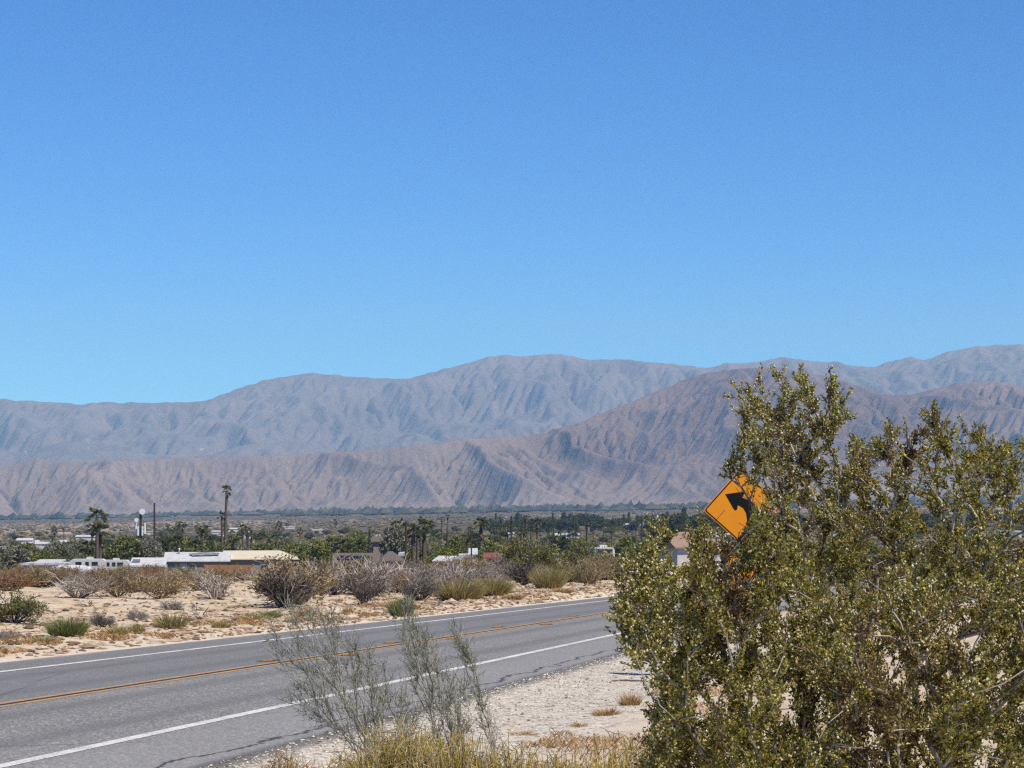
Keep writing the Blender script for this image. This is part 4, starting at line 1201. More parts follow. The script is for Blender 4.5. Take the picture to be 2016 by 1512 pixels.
# white roofs at the left
building('carport', 'wide flat white carport roof at the far left', 'carport', 40, 128, 292, 1113, depth=6, roof_h=.28, roof='flat', wall=pale_wall, roofm=white_roof)
building('white_shed', 'white shed with a bright roof behind the carport', 'shed', 64, 116, 308, 1108, depth=5, roof_h=.35, roof='shed', wall=white_wall, roofm=white_roof)
def caravan(label, pxl, pxr, D, top, h_px, yaw=0.0, name='caravan', sidem=white_wall, endm=end_shade_grey, W2=2.4):
    ppm = F / D
    L = (pxr - pxl) / ppm
    H = h_px / ppm
    X = ((pxl + pxr) / 2 - CX) * D / F
    zt = ZC - (top - HY) * D / F
    zg = float(gz(X, D))
    t = thing(name, label, 'caravan', (X, D, zt - H), yaw)
    a = L / 2; r = min(.35, H * .3)
    prof = [(-a + r, 0), (a - .1, 0), (a, .15), (a, H - r), (a - r * .3, H - r * .3), (a - r, H), (-a + r, H), (-a + .1, H - .25), (-a, H * .55), (-a, .3)]
    m = MB(); m.prism(prof, 0, W2); m.build('body', sidem, t)
    for fx, ww in ((-.5, .9), (.0, .55), (.45, .9)):
        m = MB(); m.box(-ww / 2, ww / 2, -.03, .0, 0, .6); wn_ = m.build('window', metal_m, t, (fx * a, -.002, H * .5))
        m = MB(); m.box(-ww / 2 + .06, ww / 2 - .06, -.012, 0, .06, .54); m.build('pane', dark_glass, wn_, (0, -.032, 0))
    m = MB(); m.box(-.3, .3, 0, W2, 0, H * .8); m.build('shade_grey_end', endm, t, (-a + .29, -.006, .2))  # left end in greyer colour: painted shade on a white body
    m = MB(); m.box(-.45, .45, -.35, .35, 0, .28); m.build('roof_vent', white_wall, t, (a * .1, W2 / 2, H + .002))
    for fx in (-.1, .12):
        m = MB(); m.tube((0, -.1, 0), (0, .12, 0), .36, .36, 12); wh = m.build('wheel', pole_m, t, (fx * L, .1, .0))
        m = MB(); m.tube((0, -.02, 0), (0, .0, 0), .18, .18, 8); m.build('hub', metal_m, wh, (0, -.102, 0))
    m = MB(); m.box(-a, a, .3, W2 - .3, min(-.1, zg - (zt - H)), -.02); m.build('chassis', pole_m, t)
    return t
caravan('white caravan standing among olive bushes right of centre', 1170, 1211, 262, 1078, 24, .25)
caravan('white motorhome with a dark window behind the carport', 138, 205, 310, 1101, 26, .05)
caravan('white caravan right of the motorhome near the mobile home', 196, 252, 318, 1103, 24, .05)
# rounded white tank trailer
X, Y, Z = at_ground(140, 286)
t = thing('tank_trailer', 'rounded white tank trailer in front of the carport', 'tank trailer', (X, Y, Z))
V, Fc = ICO2
zt = ZC - (1112 - HY) * 286 / F - Z
Vt = V.copy(); Vt = np.sign(Vt) * np.abs(Vt) ** .7; Vt = Vt / np.abs(Vt).max(0) * np.array([2.7, 1.1, .62]) + np.array([0, 0, zt - .62])
link('tank', mesh('tank', Vt, Fc, [white_wall], True), t)
m = MB(); m.box(-2.4, 2.4, -.8, .8, zt - 1.45, zt - 1.1); m.build('chassis', pole_m, t)
for fx in (-1.2, 1.2):
    m = MB(); m.tube((fx, -.85, zt - 1.5), (fx, -.6, zt - 1.5), .4, .4, 12); m.build('wheel', pole_m, t)
# solar panel house
h2, r2, a2, e2 = building('solar_house', 'brown roofed house with a row of solar panels', 'house', 654, 746, 300, 1108, depth=8, roof_h=1.25, wall=beige_wall, roofm=brown_roof, windows=((.3, 1.1, 1.2, 1.0), (.7, 1.1, 1.2, 1.0)))
pit = math.atan(1.25 / 4)
for k in range(5):
    for j in range(1):
        m = MB(); m.box(-.42, .42, 0, 1.75, 0, .05); sp = m.build('solar_panel', solar_m, r2, (-a2 + 1.2 + k * .88 - .2, .9, e2 + .9 * math.tan(pit) + .08), (pit, 0, 0))
building('brown_roofed_house', 'brown roofed house between the solar panels and the stout palms', 'house', 742, 790, 322, 1104, depth=8, roof_h=1.3, wall=beige_wall, roofm=brown_roof, hip=(1.5, 1.5), windows=((.5, 1.1, 1.2, 1.0),))
building('white_house', 'white strip of house behind the stout palm trunks', 'house', 784, 822, 345, 1095, depth=6, roof_h=.5, roof='flat', wall=white_wall, roofm=white_roof, windows=((.5, 1.1, 1.0, .9),))
building('gabled_house', 'white gabled roof right of the yellow green hedge', 'house', 850, 888, 320, 1104, depth=6, roof_h=.65, wall=white_wall, roofm=white_roof, yaw=-.3, windows=((.4, 1.0, 1.0, .8),))
building('white_house', 'white house left of the big shaggy palm', 'house', 902, 928, 360, 1098, depth=7, roof_h=.5, roof='flat', wall=white_wall, roofm=white_roof, windows=((.3, 1.0, 1.0, .9), (.7, 1.0, 1.0, .9)))
building('pale_house', 'pale pinkish house with a gabled roof behind the white buildings', 'house', 922, 940, 430, 1091, depth=7, roof_h=1.1, wall=pale_wall, roofm=white_roof, windows=((.5, 1.0, 1.0, .9),))
building('red_house', 'low red building below the round deep green tree', 'house', 950, 1000, 290, 1097, depth=6, roof_h=.45, roof='shed', wall=red_wall, roofm=red_roof, windows=((.2, .9, 1.1, .9), (.75, .9, .7, .9)))
building('tower_building', 'narrow beige tower like building left of the stout palms', 'building', 739, 748, 560, 1056, depth=3, roof_h=.4, roof='flat', wall=pale_wall, roofm=pale_wall, over=.1)
building('brown_roofed_house', 'small brown roof below the beige tower building', 'house', 730, 756, 420, 1066, depth=7, roof_h=.9, wall=beige_wall, roofm=brown_roof)
# tile roofed house by the sign
h3, r3, a3, e3 = building('tile_roofed_house', 'house with brown tile roof left of the diamond sign', 'house', 1277, 1420, 235, 1078, depth=11, roof_h=1.6, wall=pale_wall, roofm=tile_roof, yaw=-.15, hip=(3.0, 3.0), windows=((.25, 1.1, 1.3, 1.1), (.8, 1.1, 1.3, 1.1)))
building('tile_roofed_garage', 'garage wing with tile gable in front of the tile roofed house', 'garage', 1328, 1392, 228, 1077, depth=6, roof_h=1.1, wall=pale_wall, roofm=tile_roof, yaw=.3, windows=((.2, 1.1, .8, .9),))
m = MB(); m.box(-.45, .45, -.45, .45, 0, 1.5); m.build('chimney', pale_wall, r3, (-2.6, 2.2, e3 - .2))
# white warehouses on the flat
for pl, pr, D, row, lab, rm in ((1180, 1226, 1950, 1035, 'left white warehouse on the flat', white_wall), (1226, 1263, 2000, 1034, 'right white warehouse on the flat beside the pole', white_wall), (1330, 1356, 1800, 1036, 'white building left of the diamond sign', white_wall), (1342, 1372, 1600, 1041, 'low white building left of the diamond sign', white_wall), (1278, 1287, 1500, 1044, 'tiny cream building between the warehouses and the sign', pale_wall), (1700, 1740, 1800, 1036, 'white building behind the right creosote', white_wall)):
    building('warehouse', lab, 'warehouse', pl, pr, D, row, depth=14, roof_h=1.4, roof='shed', wall=rm, roofm=white_roof, windows=((.3, 1.5, 2, 1.5), (.7, 1.5, 2, 1.5)))
# small pale houses sprinkled through the trees
g4 = np.random.default_rng(5)
for k in range(36):
    D = 520 * (2600 / 520) ** g4.uniform(0, 1); px = g4.uniform(-60, 2080)
    if k == 0: px, D = 18, 520
    wpx = g4.uniform(9, 17) * F / D
    X, Y, Z = at_ground(px, D)
    ev = g4.uniform(2.6, 3.4)
    row = HY + F * (ZC - (Z + ev)) / D
    u = g4.uniform()
    wm, rm, look = ((white_wall, white_roof, 'white') if u < .55 else (pale_wall, white_roof, 'pale') if u < .75 else (beige_wall, tile_roof, 'brown roofed') if u < .92 else (pale_wall, red_roof, 'red roofed'))
    if k == 0: wm, rm, look = pale_wall, red_roof, 'red roofed'
    z = zone(px); band = 'near band' if D < 900 else 'far band'
    building('small_house', 'small ' + look + ' house in the ' + band + ' ' + z, 'house', px - wpx / 2, px + wpx / 2, D, row, depth=8, roof_h=g4.uniform(.4, 1.2), roof='gable' if g4.uniform() < .6 else 'flat', wall=wm, roofm=rm, group='small ' + look + ' houses, ' + band + ', ' + z, windows=((.5, 1.0, 1.4, 1.1),) if D < 900 else ())

# ================================================================== poles and the antenna mast
def pole(px, D, top, label, arm=True, r=.15, transformer=False, name='utility_pole', yaw=0.3, arm_w=2.4):
    X, Y, Z = at_ground(px, D)
    h = ZC - (top - HY) * D / F - Z
    t = thing(name, label, 'utility pole', (X, Y, Z - .2), yaw)
    m = MB(); m.tube((0, 0, 0), (0, 0, h + .2), r * 1.25, r * .8, 8); m.build('post', pole_m, t)
    if arm:
        m = MB(); m.box(-arm_w / 2, arm_w / 2, -.30, -.16, h - .5, h - .34); m.build('crossarm', pole_m, t)
        for k in (-1, -.35, .35, 1):
            m = MB(); m.tube((0, 0, 0), (0, 0, .16), .05, .035, 6); m.build('insulator', metal_m, t, (k * arm_w * .45, -.23, h - .34))
    if transformer:
        m = MB(); m.tube((0, 0, 0), (0, 0, .9), .28, .28, 10); m.build('transformer', metal_m, t, (.42, 0, h - 1.9))
    return t
pole(304, 360, 990, 'tall bare dark pole right of the antenna mast', False, .17)
pole(727, 380, 1042, 'utility pole with short crossarm beside the beige tower building', True, .14)
pole(799, 318, 1028, 'dark bare pole left of the pair of stout palms', False, .18)
pole(880, 340, 1043, 'utility pole with crossarm behind the yellow green hedge', True, .13, arm_w=2.6)
pole(928, 330, 1046, 'thin dark pole in front of the pale pinkish house', False, .12)
pole(985, 420, 1034, 'utility pole with crossarm right of the big shaggy palm', True, .12)
pole(1007, 360, 1018, 'tall utility pole with crossarm right of centre', True, .17)
pole(1155, 520, 1028, 'utility pole with crossarm and transformer left of the white warehouses', True, .2, True)
pole(1263, 560, 1018, 'stout utility pole at the right end of the white warehouses', True, .26, True)
pole(1315, 470, 1034, 'thin pole above the tile roofed house', False, .12)
pole(1142, 500, 1046, 'short thin pole left above the caravan', False, .1)
pole(67, 520, 1056, 'short pole among the trees at far left', False, .14)
pole(488, 440, 1046, 'thin pole behind the cream roof', True, .11)
pole(1090, 600, 1040, 'thin utility pole behind the dark tree right of the palm cluster', True, .13)
for i2, px in enumerate((1168, 1188, 1204, 1232, 1252)):
    pole(px, 620, 1040 + (i2 % 2) * 4, ['first', 'second', 'third', 'fourth', 'fifth'][i2] + ' short post from the left in front of the white warehouses', False, .12)
mast_white = plain('bright_white_antenna_shell', (.85, .85, .84), (.78, .78, .77), 2, .5)
# antenna mast
X, Y, Z = at_ground(277, 520)
t = thing('antenna_mast', 'antenna mast with white panels and a dish left of the bare pole', 'antenna mast', (X, Y, Z))
hm_ = ZC - (1008 - HY) * 520 / F - Z
m = MB(); m.tube((0, 0, 0), (0, 0, hm_), .38, .26, 10); m.build('pole', pole_m, t)
for dx_, z_, s_ in ((-1.05, hm_ - 5.2, 2.6), (1.05, hm_ - 5.2, 2.6), (-.5, hm_ - 5.6, 2.2), (.5, hm_ - 5.6, 2.2)):
    m = MB(); m.box(-.17, .17, -.12, .12, 0, s_); m.build('antenna_panel', mast_white, t, (dx_, -.5 if abs(dx_) < .8 else 0, z_))
    m = MB(); m.tube((0, 0, z_ + 1.2), (dx_ * .86, -.36 if abs(dx_) < .8 else 0, z_ + 1.2), .05, .05, 6); m.build('bracket', metal_m, t)
for dx_, z_, r_ in ((.5, hm_ + .1, .72), (-.9, hm_ - 1.9, .5), (.15, hm_ - 8.0, .45)):
    m = MB(); m.tube((dx_, -.55, z_), (dx_, -.75, z_), r_ * .75, r_, 16); m.tube((dx_, -.25, z_), (dx_, -.54, z_), .1, .1, 6); m.build('dish', mast_white, t)
for k in range(4):
    m = MB(); m.box(-.35, .35, -.62, -.4, 0, .5); m.build('equipment_box', mast_white, t, (0, 0, hm_ - 9.6 - k * 1.15))

# ================================================================== the curve sign
DS = 35.5
sy = plain('faded_yellow_sign_sheeting', (.72, .265, .004), (.68, .245, .004), 3, .5, spec=.3)
sb = plain('black_sign_ink', (.008, .008, .009), (.014, .014, .015), 8, .7, spec=.08)
sm_edge = plain('bare_aluminium', (.5, .48, .46), (.42, .40, .39), 8, .5, metallic=.5)
X, Y, Z = at_ground(1464, DS)
ppm = F / DS
zc = ZC - (1000 - HY) * DS / F - Z
xc = (1462 - 1464) / ppm
t = thing('curve_sign', 'yellow diamond curve sign with black left arrow behind the creosote', 'road sign', (X, Y, Z))
def rdiamond(half, r, n=6):
    """diamond with rounded corners, half diagonal"""
    pts = []
    c = half - r * math.sqrt(2)
    for k, (cx_, cz_) in enumerate(((c, 0), (0, c), (-c, 0), (0, -c))):
        for j in range(n + 1):
            a = math.radians(90 * k - 45 + 90 * j / n)
            pts.append((cx_ + r * math.cos(a), cz_ + r * math.sin(a)))
    return pts
HALF = 78.5 / ppm
panel_rot = (0, R(-3.2), 0)
def ring(outer, inner, y0, y1):
    n = len(outer); m = MB()
    V = [(p[0], y0, p[1]) for p in outer] + [(p[0], y0, p[1]) for p in inner] + [(p[0], y1, p[1]) for p in outer] + [(p[0], y1, p[1]) for p in inner]
    Fc = []
    for i in range(n):
        j = (i + 1) % n
        Fc += [(i, j, n + j, n + i), (2 * n + i, 3 * n + i, 3 * n + j, 2 * n + j), (i, 2 * n + i, 2 * n + j, j), (n + i, n + j, 3 * n + j, 3 * n + i)]
    m.add(V, Fc); return m
m = MB(); m.prism(rdiamond(HALF, .05), 0, .004); pn = m.build('panel', sy, t, (xc, -.06, zc), panel_rot)
ring(rdiamond(HALF - .018, .045), rdiamond(HALF - .046, .032), -.0022, -.0004).build('border', sb, pn)
# arrow: curved shaft and head, traced in panel pixels relative to the sign centre
def arrow_pts():
    def q(x, y): return ((x - 1462) / ppm, -(y - 1000) / ppm)
    head = [q(1427, 973), q(1468, 967), q(1460.5, 979.5)]
    outer = [q(1472, 984), q(1481, 993), q(1487, 1006), q(1489, 1022), q(1489, 1042)]
    inner = [q(1470, 1042), q(1470, 1024), q(1468, 1010), q(1462, 1000), q(1452, 994.5)]
    rest = [q(1450.5, 1003), q(1447, 1005), q(1444, 1003)]
    return head + outer + inner + rest
ap = arrow_pts()
ca, sa = math.cos(R(3.2)), math.sin(R(3.2))
m = MB()
# triangulate the arrow: head fan + shaft strip
n_ = len(ap)
hV = ap[:3] + ap[13:]
m.prism([ap[0], ap[1], ap[2], ap[12], ap[13], ap[14], ap[15]], -.0022, -.0004)
sh = list(zip(ap[2:8], [ap[12], ap[11], ap[10], ap[9], ap[8], ap[8]]))
for k in range(4):
    a0, b0 = ap[2 + k], ap[12 - k]; a1_, b1_ = ap[3 + k], ap[11 - k]
    m.prism([a0, a1_, b1_, b0], -.0024 - .00005 * k, -.0004)
m.prism([ap[6], ap[7], ap[8], ap[9]], -.0027, -.0004)
m.build('arrow', sb, pn, None, (0, R(3.2), 0))
m = MB(); zp = zc - (1121 - 1000) / ppm
s_ = 27.5 / ppm; rr = .03
sq = []
for k, (cx_, cz_) in enumerate(((s_ - rr, s_ - rr), (-s_ + rr, s_ - rr), (-s_ + rr, -s_ + rr), (s_ - rr, -s_ + rr))):
    for j in range(5):
        a = math.radians(90 * k + 90 * j / 4); sq.append((cx_ + rr * math.cos(a), cz_ + rr * math.sin(a)))
m.prism(sq, 0, .004); pq = m.build('plaque', sy, t, (xc, -.06, zp), panel_rot)
ring([(x * .95, z * .95) for x, z in sq], [(x * .88, z * .88) for x, z in sq], -.0022, -.0004).build('border', sb, pq)
m = MB(); m.box(-.045, .045, -.05, .04, -.3, zc + .45); m.build('post', pole_m, t, (xc, 0, 0))
for dz_ in (.33, -.33):
    m = MB(); m.tube((0, -.066, 0), (0, -.05, 0), .012, .012, 8); m.build('bolt', sm_edge, t, (xc, 0, zc + dz_))

# raised pavement markers along the centre line
mk = plain('worn_amber_marker', (.42, .21, .06), (.24, .14, .06), 14, .6)
mk2 = plain('marker_bitumen', (.10, .07, .045), (.06, .05, .04), 14, .9)
place_w = ['nearest the left edge', 'second from the left', 'third from the left', 'fourth from the left', 'fifth from the left', 'sixth from the left', 'seventh from the left']
for i2, q0 in enumerate((38.6, 47.3, 58.5, 70.0, 82.0, 94.0)):
    for side, s0, dq, wd in (('far', S_C + .42, 0, 'beyond'), ('near', S_C - .40, 2.6, 'before')):
        X, Y = road_pt(s0, q0 + dq)
        zz = float(gz(X, Y, False))
        t = thing('pavement_marker', 'worn amber road marker just ' + wd + ' the yellow line, ' + place_w[i2], 'road marker', (float(X), float(Y), zz + .001), -TH)
        m = MB(); V = [(-.17, -.30, 0), (.17, -.28, 0), (.19, .26, 0), (-.15, .32, 0), (-.13, -.24, .012), (.13, -.23, .012), (.15, .2, .012), (-.11, .26, .012)]
        m.add(V, [(4, 5, 6, 7), (0, 1, 5, 4), (1, 2, 6, 5), (2, 3, 7, 6), (3, 0, 4, 7)]); m.build('adhesive_pad', mk2, t)
        m = MB(); m.add([(-.09, -.09, 0), (.09, -.09, 0), (.09, .09, 0), (-.09, .09, 0), (-.06, -.04, .02), (.06, -.04, .02), (.06, .04, .02), (-.06, .04, .02)], [(4, 5, 6, 7), (0, 1, 5, 4), (1, 2, 6, 5), (2, 3, 7, 6), (3, 0, 4, 7)]); m.build('reflector', mk, t, (0, 0, .0125))

# ================================================================== roadside gravel, litter, dry grass
gr = np.random.default_rng(12)
def on_road(X, Y):
    s, q = road_sq(X, Y); return (s > S_NEAR - .02) & (s < S_FAR + .05)
stone_m = leaf_mat('gravel_stones', [(0, (.12, .10, .08)), (.25, (.40, .355, .29)), (.6, (.62, .565, .47)), (1, (.78, .72, .62))], 0, .9, .1)
q = gr.uniform(12, 75, 19000); s = S_NEAR + .05 - np.abs(gr.normal(0, 1.6, 19000))
X = -s * CT + q * ST; Y = s * ST + q * CT
keep = (Y > 15); X, Y, q = X[keep], Y[keep], q[keep]
S = .006 + .014 * gr.uniform(0, 1, len(X)) ** 2.2
P = np.stack([X, Y, gz(X, Y) + S * .3], 1)
V, Fc = scatter(OCT, P, S, gr, .25, np.stack([gr.uniform(.9, 1.6, len(X)), np.ones(len(X)), gr.uniform(.5, .9, len(X))], 1))
tag(link('gravel', mesh('gravel', V, Fc, [stone_m])), 'loose grey gravel on the near shoulder of the road', 'gravel', None, 'stuff')
# pebbles, clods and dry litter on the sand across the road
q = gr.uniform(25, 130, 9000); s = S_FAR + .3 + gr.exponential(6.0, 9000)
X = -s * CT + q * ST; Y = s * ST + q * CT
S = gr.uniform(.02, .09, len(X)) * np.where(gr.uniform(size=len(X)) < .04, 2.0, 1)
P = np.stack([X, Y, gz(X, Y) + S * .2], 1)
V, Fc = scatter(OCT, P, S, gr, .3, np.stack([gr.uniform(.9, 2.2, len(X)), np.ones(len(X)), gr.uniform(.3, .7, len(X))], 1))
clod_m = leaf_mat('clods_and_litter', [(0, (.10, .07, .05)), (.4, (.25, .17, .11)), (.8, (.42, .31, .21)), (1, (.55, .46, .36))], 0, .95, .05)
tag(link('soil_litter', mesh('soil_litter', V, Fc, [clod_m])), 'clods, pebbles and plant litter strewn over the sand', 'litter', None, 'stuff')
# dry grass mats
def grass_mass(name, label, P0, hgt, w, mat, rng, lean=.6):
    n = len(P0)
    a = rng.uniform(0, 6.283, n); L = hgt * rng.uniform(.5, 1.2, n)
    d = np.stack([np.cos(a) * lean, np.sin(a) * lean, np.ones(n)], 1) * rng.uniform(.4, 1, (n, 1))
    P2 = P0 + d * L[:, None]; P1 = P0 + d * L[:, None] * .5 + np.array([0, 0, .15]) * L[:, None]
    V, fs = strips(P0, P1, P2, w, rng)
    return tag(link(name, mesh(name, V, fs, [mat])), label, 'dry grass', None, 'stuff')
q = gr.uniform(28, 105, 26000); s = S_FAR + .5 + np.abs(gr.normal(0, 1.6, 26000)) + .5
X = -s * CT + q * ST; Y = s * ST + q * CT
keep = vn(X * .28, Y * .22, 61) + .4 * vn(X * 1.1, Y * .8, 62) > .90
X, Y = X[keep], Y[keep]
grass_mass('dry_grass', 'flattened orange dry grass along the far edge of the road', np.stack([X, Y, gz(X, Y)], 1), .11, .012, orange_straw, gr, 1.6)
q = gr.uniform(14, 40, 16000); s = 4.6 - gr.exponential(1.6, 16000)
X = -s * CT + q * ST; Y = s * ST + q * CT
keep = vn(X * .9, Y * .6, 71) + .4 * vn(X * 3, Y * 2, 72) > .84
X, Y = X[keep], Y[keep]
grass_mass('dry_grass', 'short brown dry grass patches on the dirt behind the near gravel', np.stack([X, Y, gz(X, Y)], 1), .09, .005, orange_straw, gr, 1.2)
# a dark stick on the gravel
X, Y, Z = at_ground(1236, 34.5)
Zr = ZC - (1331 - HY) * 34.5 / F
V, Q = tubes([(np.array([[-.28, 0, 0], [-.05, .03, .012], [.18, .02, .006], [.32, -.02, .0]]), np.array([.012, .014, .012, .008]))], 6)
tag(link('fallen_stick', mesh('fallen_stick', V, Q, [bark_dark]), None, (X, Y, Z + .02)), 'thin dark stick lying on the gravel left of the creosote', 'stick')

# ================================================================== shrubs grown branch by branch
def grow_shrub(bases, targets, rng, step=.06, r_tip=.0016, pipe=2.35, rmax=.02, up=.5, reach=.30):
    """connects every target tip to the nearest fitting branch below it -> node arrays and polylines"""
    P = [np.array(b, float) for b in bases]; par = [-1] * len(bases); plen = [0.0] * len(bases)
    N = np.zeros((60000, 3)); Pl = np.zeros(60000); cnt = len(bases)
    N[:cnt] = np.array(P)
    paths = []
    b0 = np.mean(np.array(bases), 0)
    order = np.argsort(np.linalg.norm(targets - b0, axis=1) + rng.uniform(0, .1, len(targets)))
    dirs = np.zeros((60000, 3)); dirs[:cnt] = [0, 0, 1]
    for ti in order:
        T = targets[ti]
        d = T - N[:cnt]; dist = np.linalg.norm(d, axis=1) + 1e-6
        cosv = (d * dirs[:cnt]).sum(1) / dist
        cost = dist * (1 + .6 * (1 - cosv)) + reach * Pl[:cnt] + np.where(d[:, 2] < .02, 1.2, 0)
        j = int(np.argmin(cost))
        L = dist[j]
        n = max(2, int(L / step) + 1)
        ctrl = N[j] + (dirs[j] * .35 + np.array([0, 0, .12])) * L + rng.normal(size=3) * .05 * L
        pts = bez(N[j], ctrl, T, n + 1)
        pts[1:-1] += rng.normal(size=(n - 1, 3)) * step * .10
        ids = [j]
        for k in range(1, n + 1):
            N[cnt] = pts[k]; par.append(ids[-1]); Pl[cnt] = Pl[ids[-1]] + np.linalg.norm(pts[k] - pts[k - 1])
            dv = pts[k] - pts[k - 1]; dirs[cnt] = dv / (np.linalg.norm(dv) + 1e-9)
            ids.append(cnt); cnt += 1
        paths.append(ids)
    A = np.zeros(cnt)
    for ids in paths: A[ids[-1]] += 1
    for i in range(cnt - 1, -1, -1):
        if par[i] >= 0: A[par[i]] += A[i]
    rad = np.minimum(r_tip * np.maximum(A, 1) ** (1 / pipe), rmax)
    polys = []
    for ids in paths:
        r = rad[ids].copy(); r[0] = min(r[0], r[1] * 1.15)
        polys.append((N[ids], r))
    tips = np.array([ids[-1] for ids in paths])
    return polys, N[tips], dirs[tips], paths, N, dirs

creo_leaf = leaf_mat('creosote_leaves', [(0, (.068, .067, .012)), (.3, (.20, .185, .028)), (.62, (.38, .345, .06)), (.86, (.60, .53, .14)), (1, (.44, .27, .08))], .42, .42, .4)
creo_brown = leaf_mat('creosote_old_leaves', [(0, (.12, .075, .035)), (.6, (.22, .14, .065)), (1, (.33, .23, .12))], .3, .6, .2)
creo_fruit = leaf_mat('creosote_woolly_fruit', [(0, (.36, .34, .14)), (.4, (.56, .52, .30)), (.8, (.72, .67, .46)), (1, (.82, .78, .62))], .12, .9, .1)
creo_flower = leaf_mat('creosote_flowers', [(0, (.62, .46, .02)), (1, (.80, .62, .05))], .25, .6, .2)
creo_bark = leaf_mat('creosote_bark', [(0, (.14, .12, .10)), (.5, (.32, .29, .25)), (1, (.56, .52, .46))], 0, .85, .15)
creo_twig = leaf_mat('creosote_twigs', [(0, (.06, .04, .025)), (1, (.16, .11, .07))], 0, .8, .15)

SIGN_HOLE = [(1377, 1010), (1426, 952), (1468, 948), (1498, 980), (1482, 1000), (1480, 1026), (1450, 1066), (1440, 1062), (1410, 1040)]
PLAQUE_GAPS = [[(1430, 1088), (1456, 1088), (1452, 1112), (1434, 1114)], [(1438, 1128), (1492, 1124), (1490, 1150), (1440, 1150)]]
def proj(P):
    return CX + F * P[:, 0] / P[:, 1], HY + F * (ZC - P[:, 2]) / P[:, 1]

def creosote(label, base_px, D, regions, seed, twl=(.035, .085), stems=14, fruit=.30, brown=.12, flower=.012, hole=True, base_r=.16, mm=(8, 13)):
    g = np.random.default_rng(seed)
    X, Y, Z = at_ground(base_px, D)
    T = []
    for reg, n, spread in regions:
        pts = sample_poly(reg, n, g) if n > 0 else np.array(reg, float)
        dd = D + g.normal(0, spread, len(pts))
        T.append(np.stack([(pts[:, 0] - CX) * dd / F, dd, ZC - (pts[:, 1] + 14 - HY) * dd / F], 1))     # the leafy tuft reaches above its twig base
    T = np.concatenate(T)
    if hole:
        u, v = proj(T); T = T[~(inpoly(u, v, SIGN_HOLE) | inpoly(u - 14, v + 8, SIGN_HOLE))]
    T = T[T[:, 2] > Z + .25]
    a = g.uniform(0, 6.283, stems); r = base_r * np.sqrt(g.uniform(0, 1, stems))
    bases = np.stack([X + np.cos(a) * r, Y + np.sin(a) * r, np.full(stems, Z - .05)], 1)
    polys, tp, td, paths, N, dirs = grow_shrub(bases, T, g)
    # side twigs near each tip
    O = []; Dv = []; Ln = []
    for ids, tdir in zip(paths, td):
        m = int(g.integers(*mm))
        for k in range(m):
            back = min(len(ids) - 1, int(g.integers(0, 4)))
            o = N[ids[-1 - back]]
            d = tdir * .9 + g.normal(size=3) * .40 + np.array([0, 0, .45])
            O.append(o); Dv.append(d / np.linalg.norm(d)); Ln.append(g.uniform(*twl))
    O = np.array(O); Dv = np.array(Dv); Ln = np.array(Ln)
    E = O + Dv * Ln[:, None]
    tw = [(np.stack([o, (o + e) / 2 + g.normal(size=3) * .003, e]), np.array([.0014, .0012, .0009])) for o, e in zip(O, E)]
    root = thing('creosote_bush', label, 'bush', (X, Y, Z))
    off = np.array([X, Y, Z])
    V, Q = tubes([p for p in polys], 5)
    link('branches', mesh('branches', V - off, Q, [creo_bark], True), root)
    V, Q = tubes(tw, 3)
    o = link('twigs', mesh('twigs', V - off, Q, [creo_twig]), root); o['kind'] = 'stuff'
    # leaf pairs along the twigs
    per = 21
    n = len(O) * per
    j = np.repeat(np.arange(len(O)), per)
    t = np.tile(np.linspace(.12, 1.0, per), len(O)) + g.normal(0, .03, n)
    P = O[j] + Dv[j] * (Ln[j] * t)[:, None] + g.normal(size=(n, 3)) * .0035
    Ld = Dv[j] * .55 + unit(g.normal(size=(n, 3))) * .9 + np.array([0, 0, .15])
    if hole:
        u, v = proj(P); keep = ~(inpoly(u, v, SIGN_HOLE)) | (g.uniform(size=n) < .03)
        keep &= ~inpoly(u, v, [(1496, 950), (1546, 1000), (1518, 1024), (1482, 1006)]) | (g.uniform(size=n) < .5)
        for gp in PLAQUE_GAPS: keep &= ~inpoly(u, v, gp) | (g.uniform(size=n) < .08)
    else: keep = np.ones(n, bool)
    isb = (vn(P[:, 0] * 5 + 3, P[:, 2] * 5 + P[:, 1] * 3, seed) + g.normal(0, .13, n)) > (1 - brown - .12)
    for nm, mt, sel in (('leaves', creo_leaf, keep & ~isb), ('dry_leaves', creo_brown, keep & isb)):
        c = int(sel.sum())
        if not c: continue
        LV, LT = leaves(P[sel], Ld[sel], g.uniform(.009, .0155, c), g.uniform(.0055, .0085, c), g, .3)
        o = link(nm, mesh(nm, LV - off, LT, [mt]), root); o['kind'] = 'stuff'
    dens = np.clip(vn(P[:, 0] * 3.1 + 9, P[:, 2] * 3.1 - P[:, 1], seed + 4) * 3.4 - 1.0, .06, 1.9)
    fs = keep & (g.uniform(size=n) < fruit * dens * .30)
    fp = P[fs] + g.normal(size=(int(fs.sum()), 3)) * .004
    V, Fc = scatter(OCT, fp, g.uniform(.0034, .0052, len(fp)), g, .08)
    o = link('fruit', mesh('fruit', V - off, Fc, [creo_fruit], True), root); o['kind'] = 'stuff'
    ff = keep & (g.uniform(size=n) < flower * .5 * (vn(P[:, 0] * 4, P[:, 2] * 4, seed + 8) > .5))
    k = int(ff.sum())
    fp = np.repeat(P[ff], 5, 0); up_ = np.repeat(unit(g.normal(size=(k, 3)) + np.array([0, -.6, .6])), 5, 0)
    pd = unit(np.cross(up_, g.normal(size=(k * 5, 3)))) + up_ * .5
    LV, LT = leaves(fp, pd, np.full(k * 5, .0105), np.full(k * 5, .007), g, .1)
    o = link('flowers', mesh('flowers', LV - off, LT, [creo_flower]), root); o['kind'] = 'stuff'
    return root

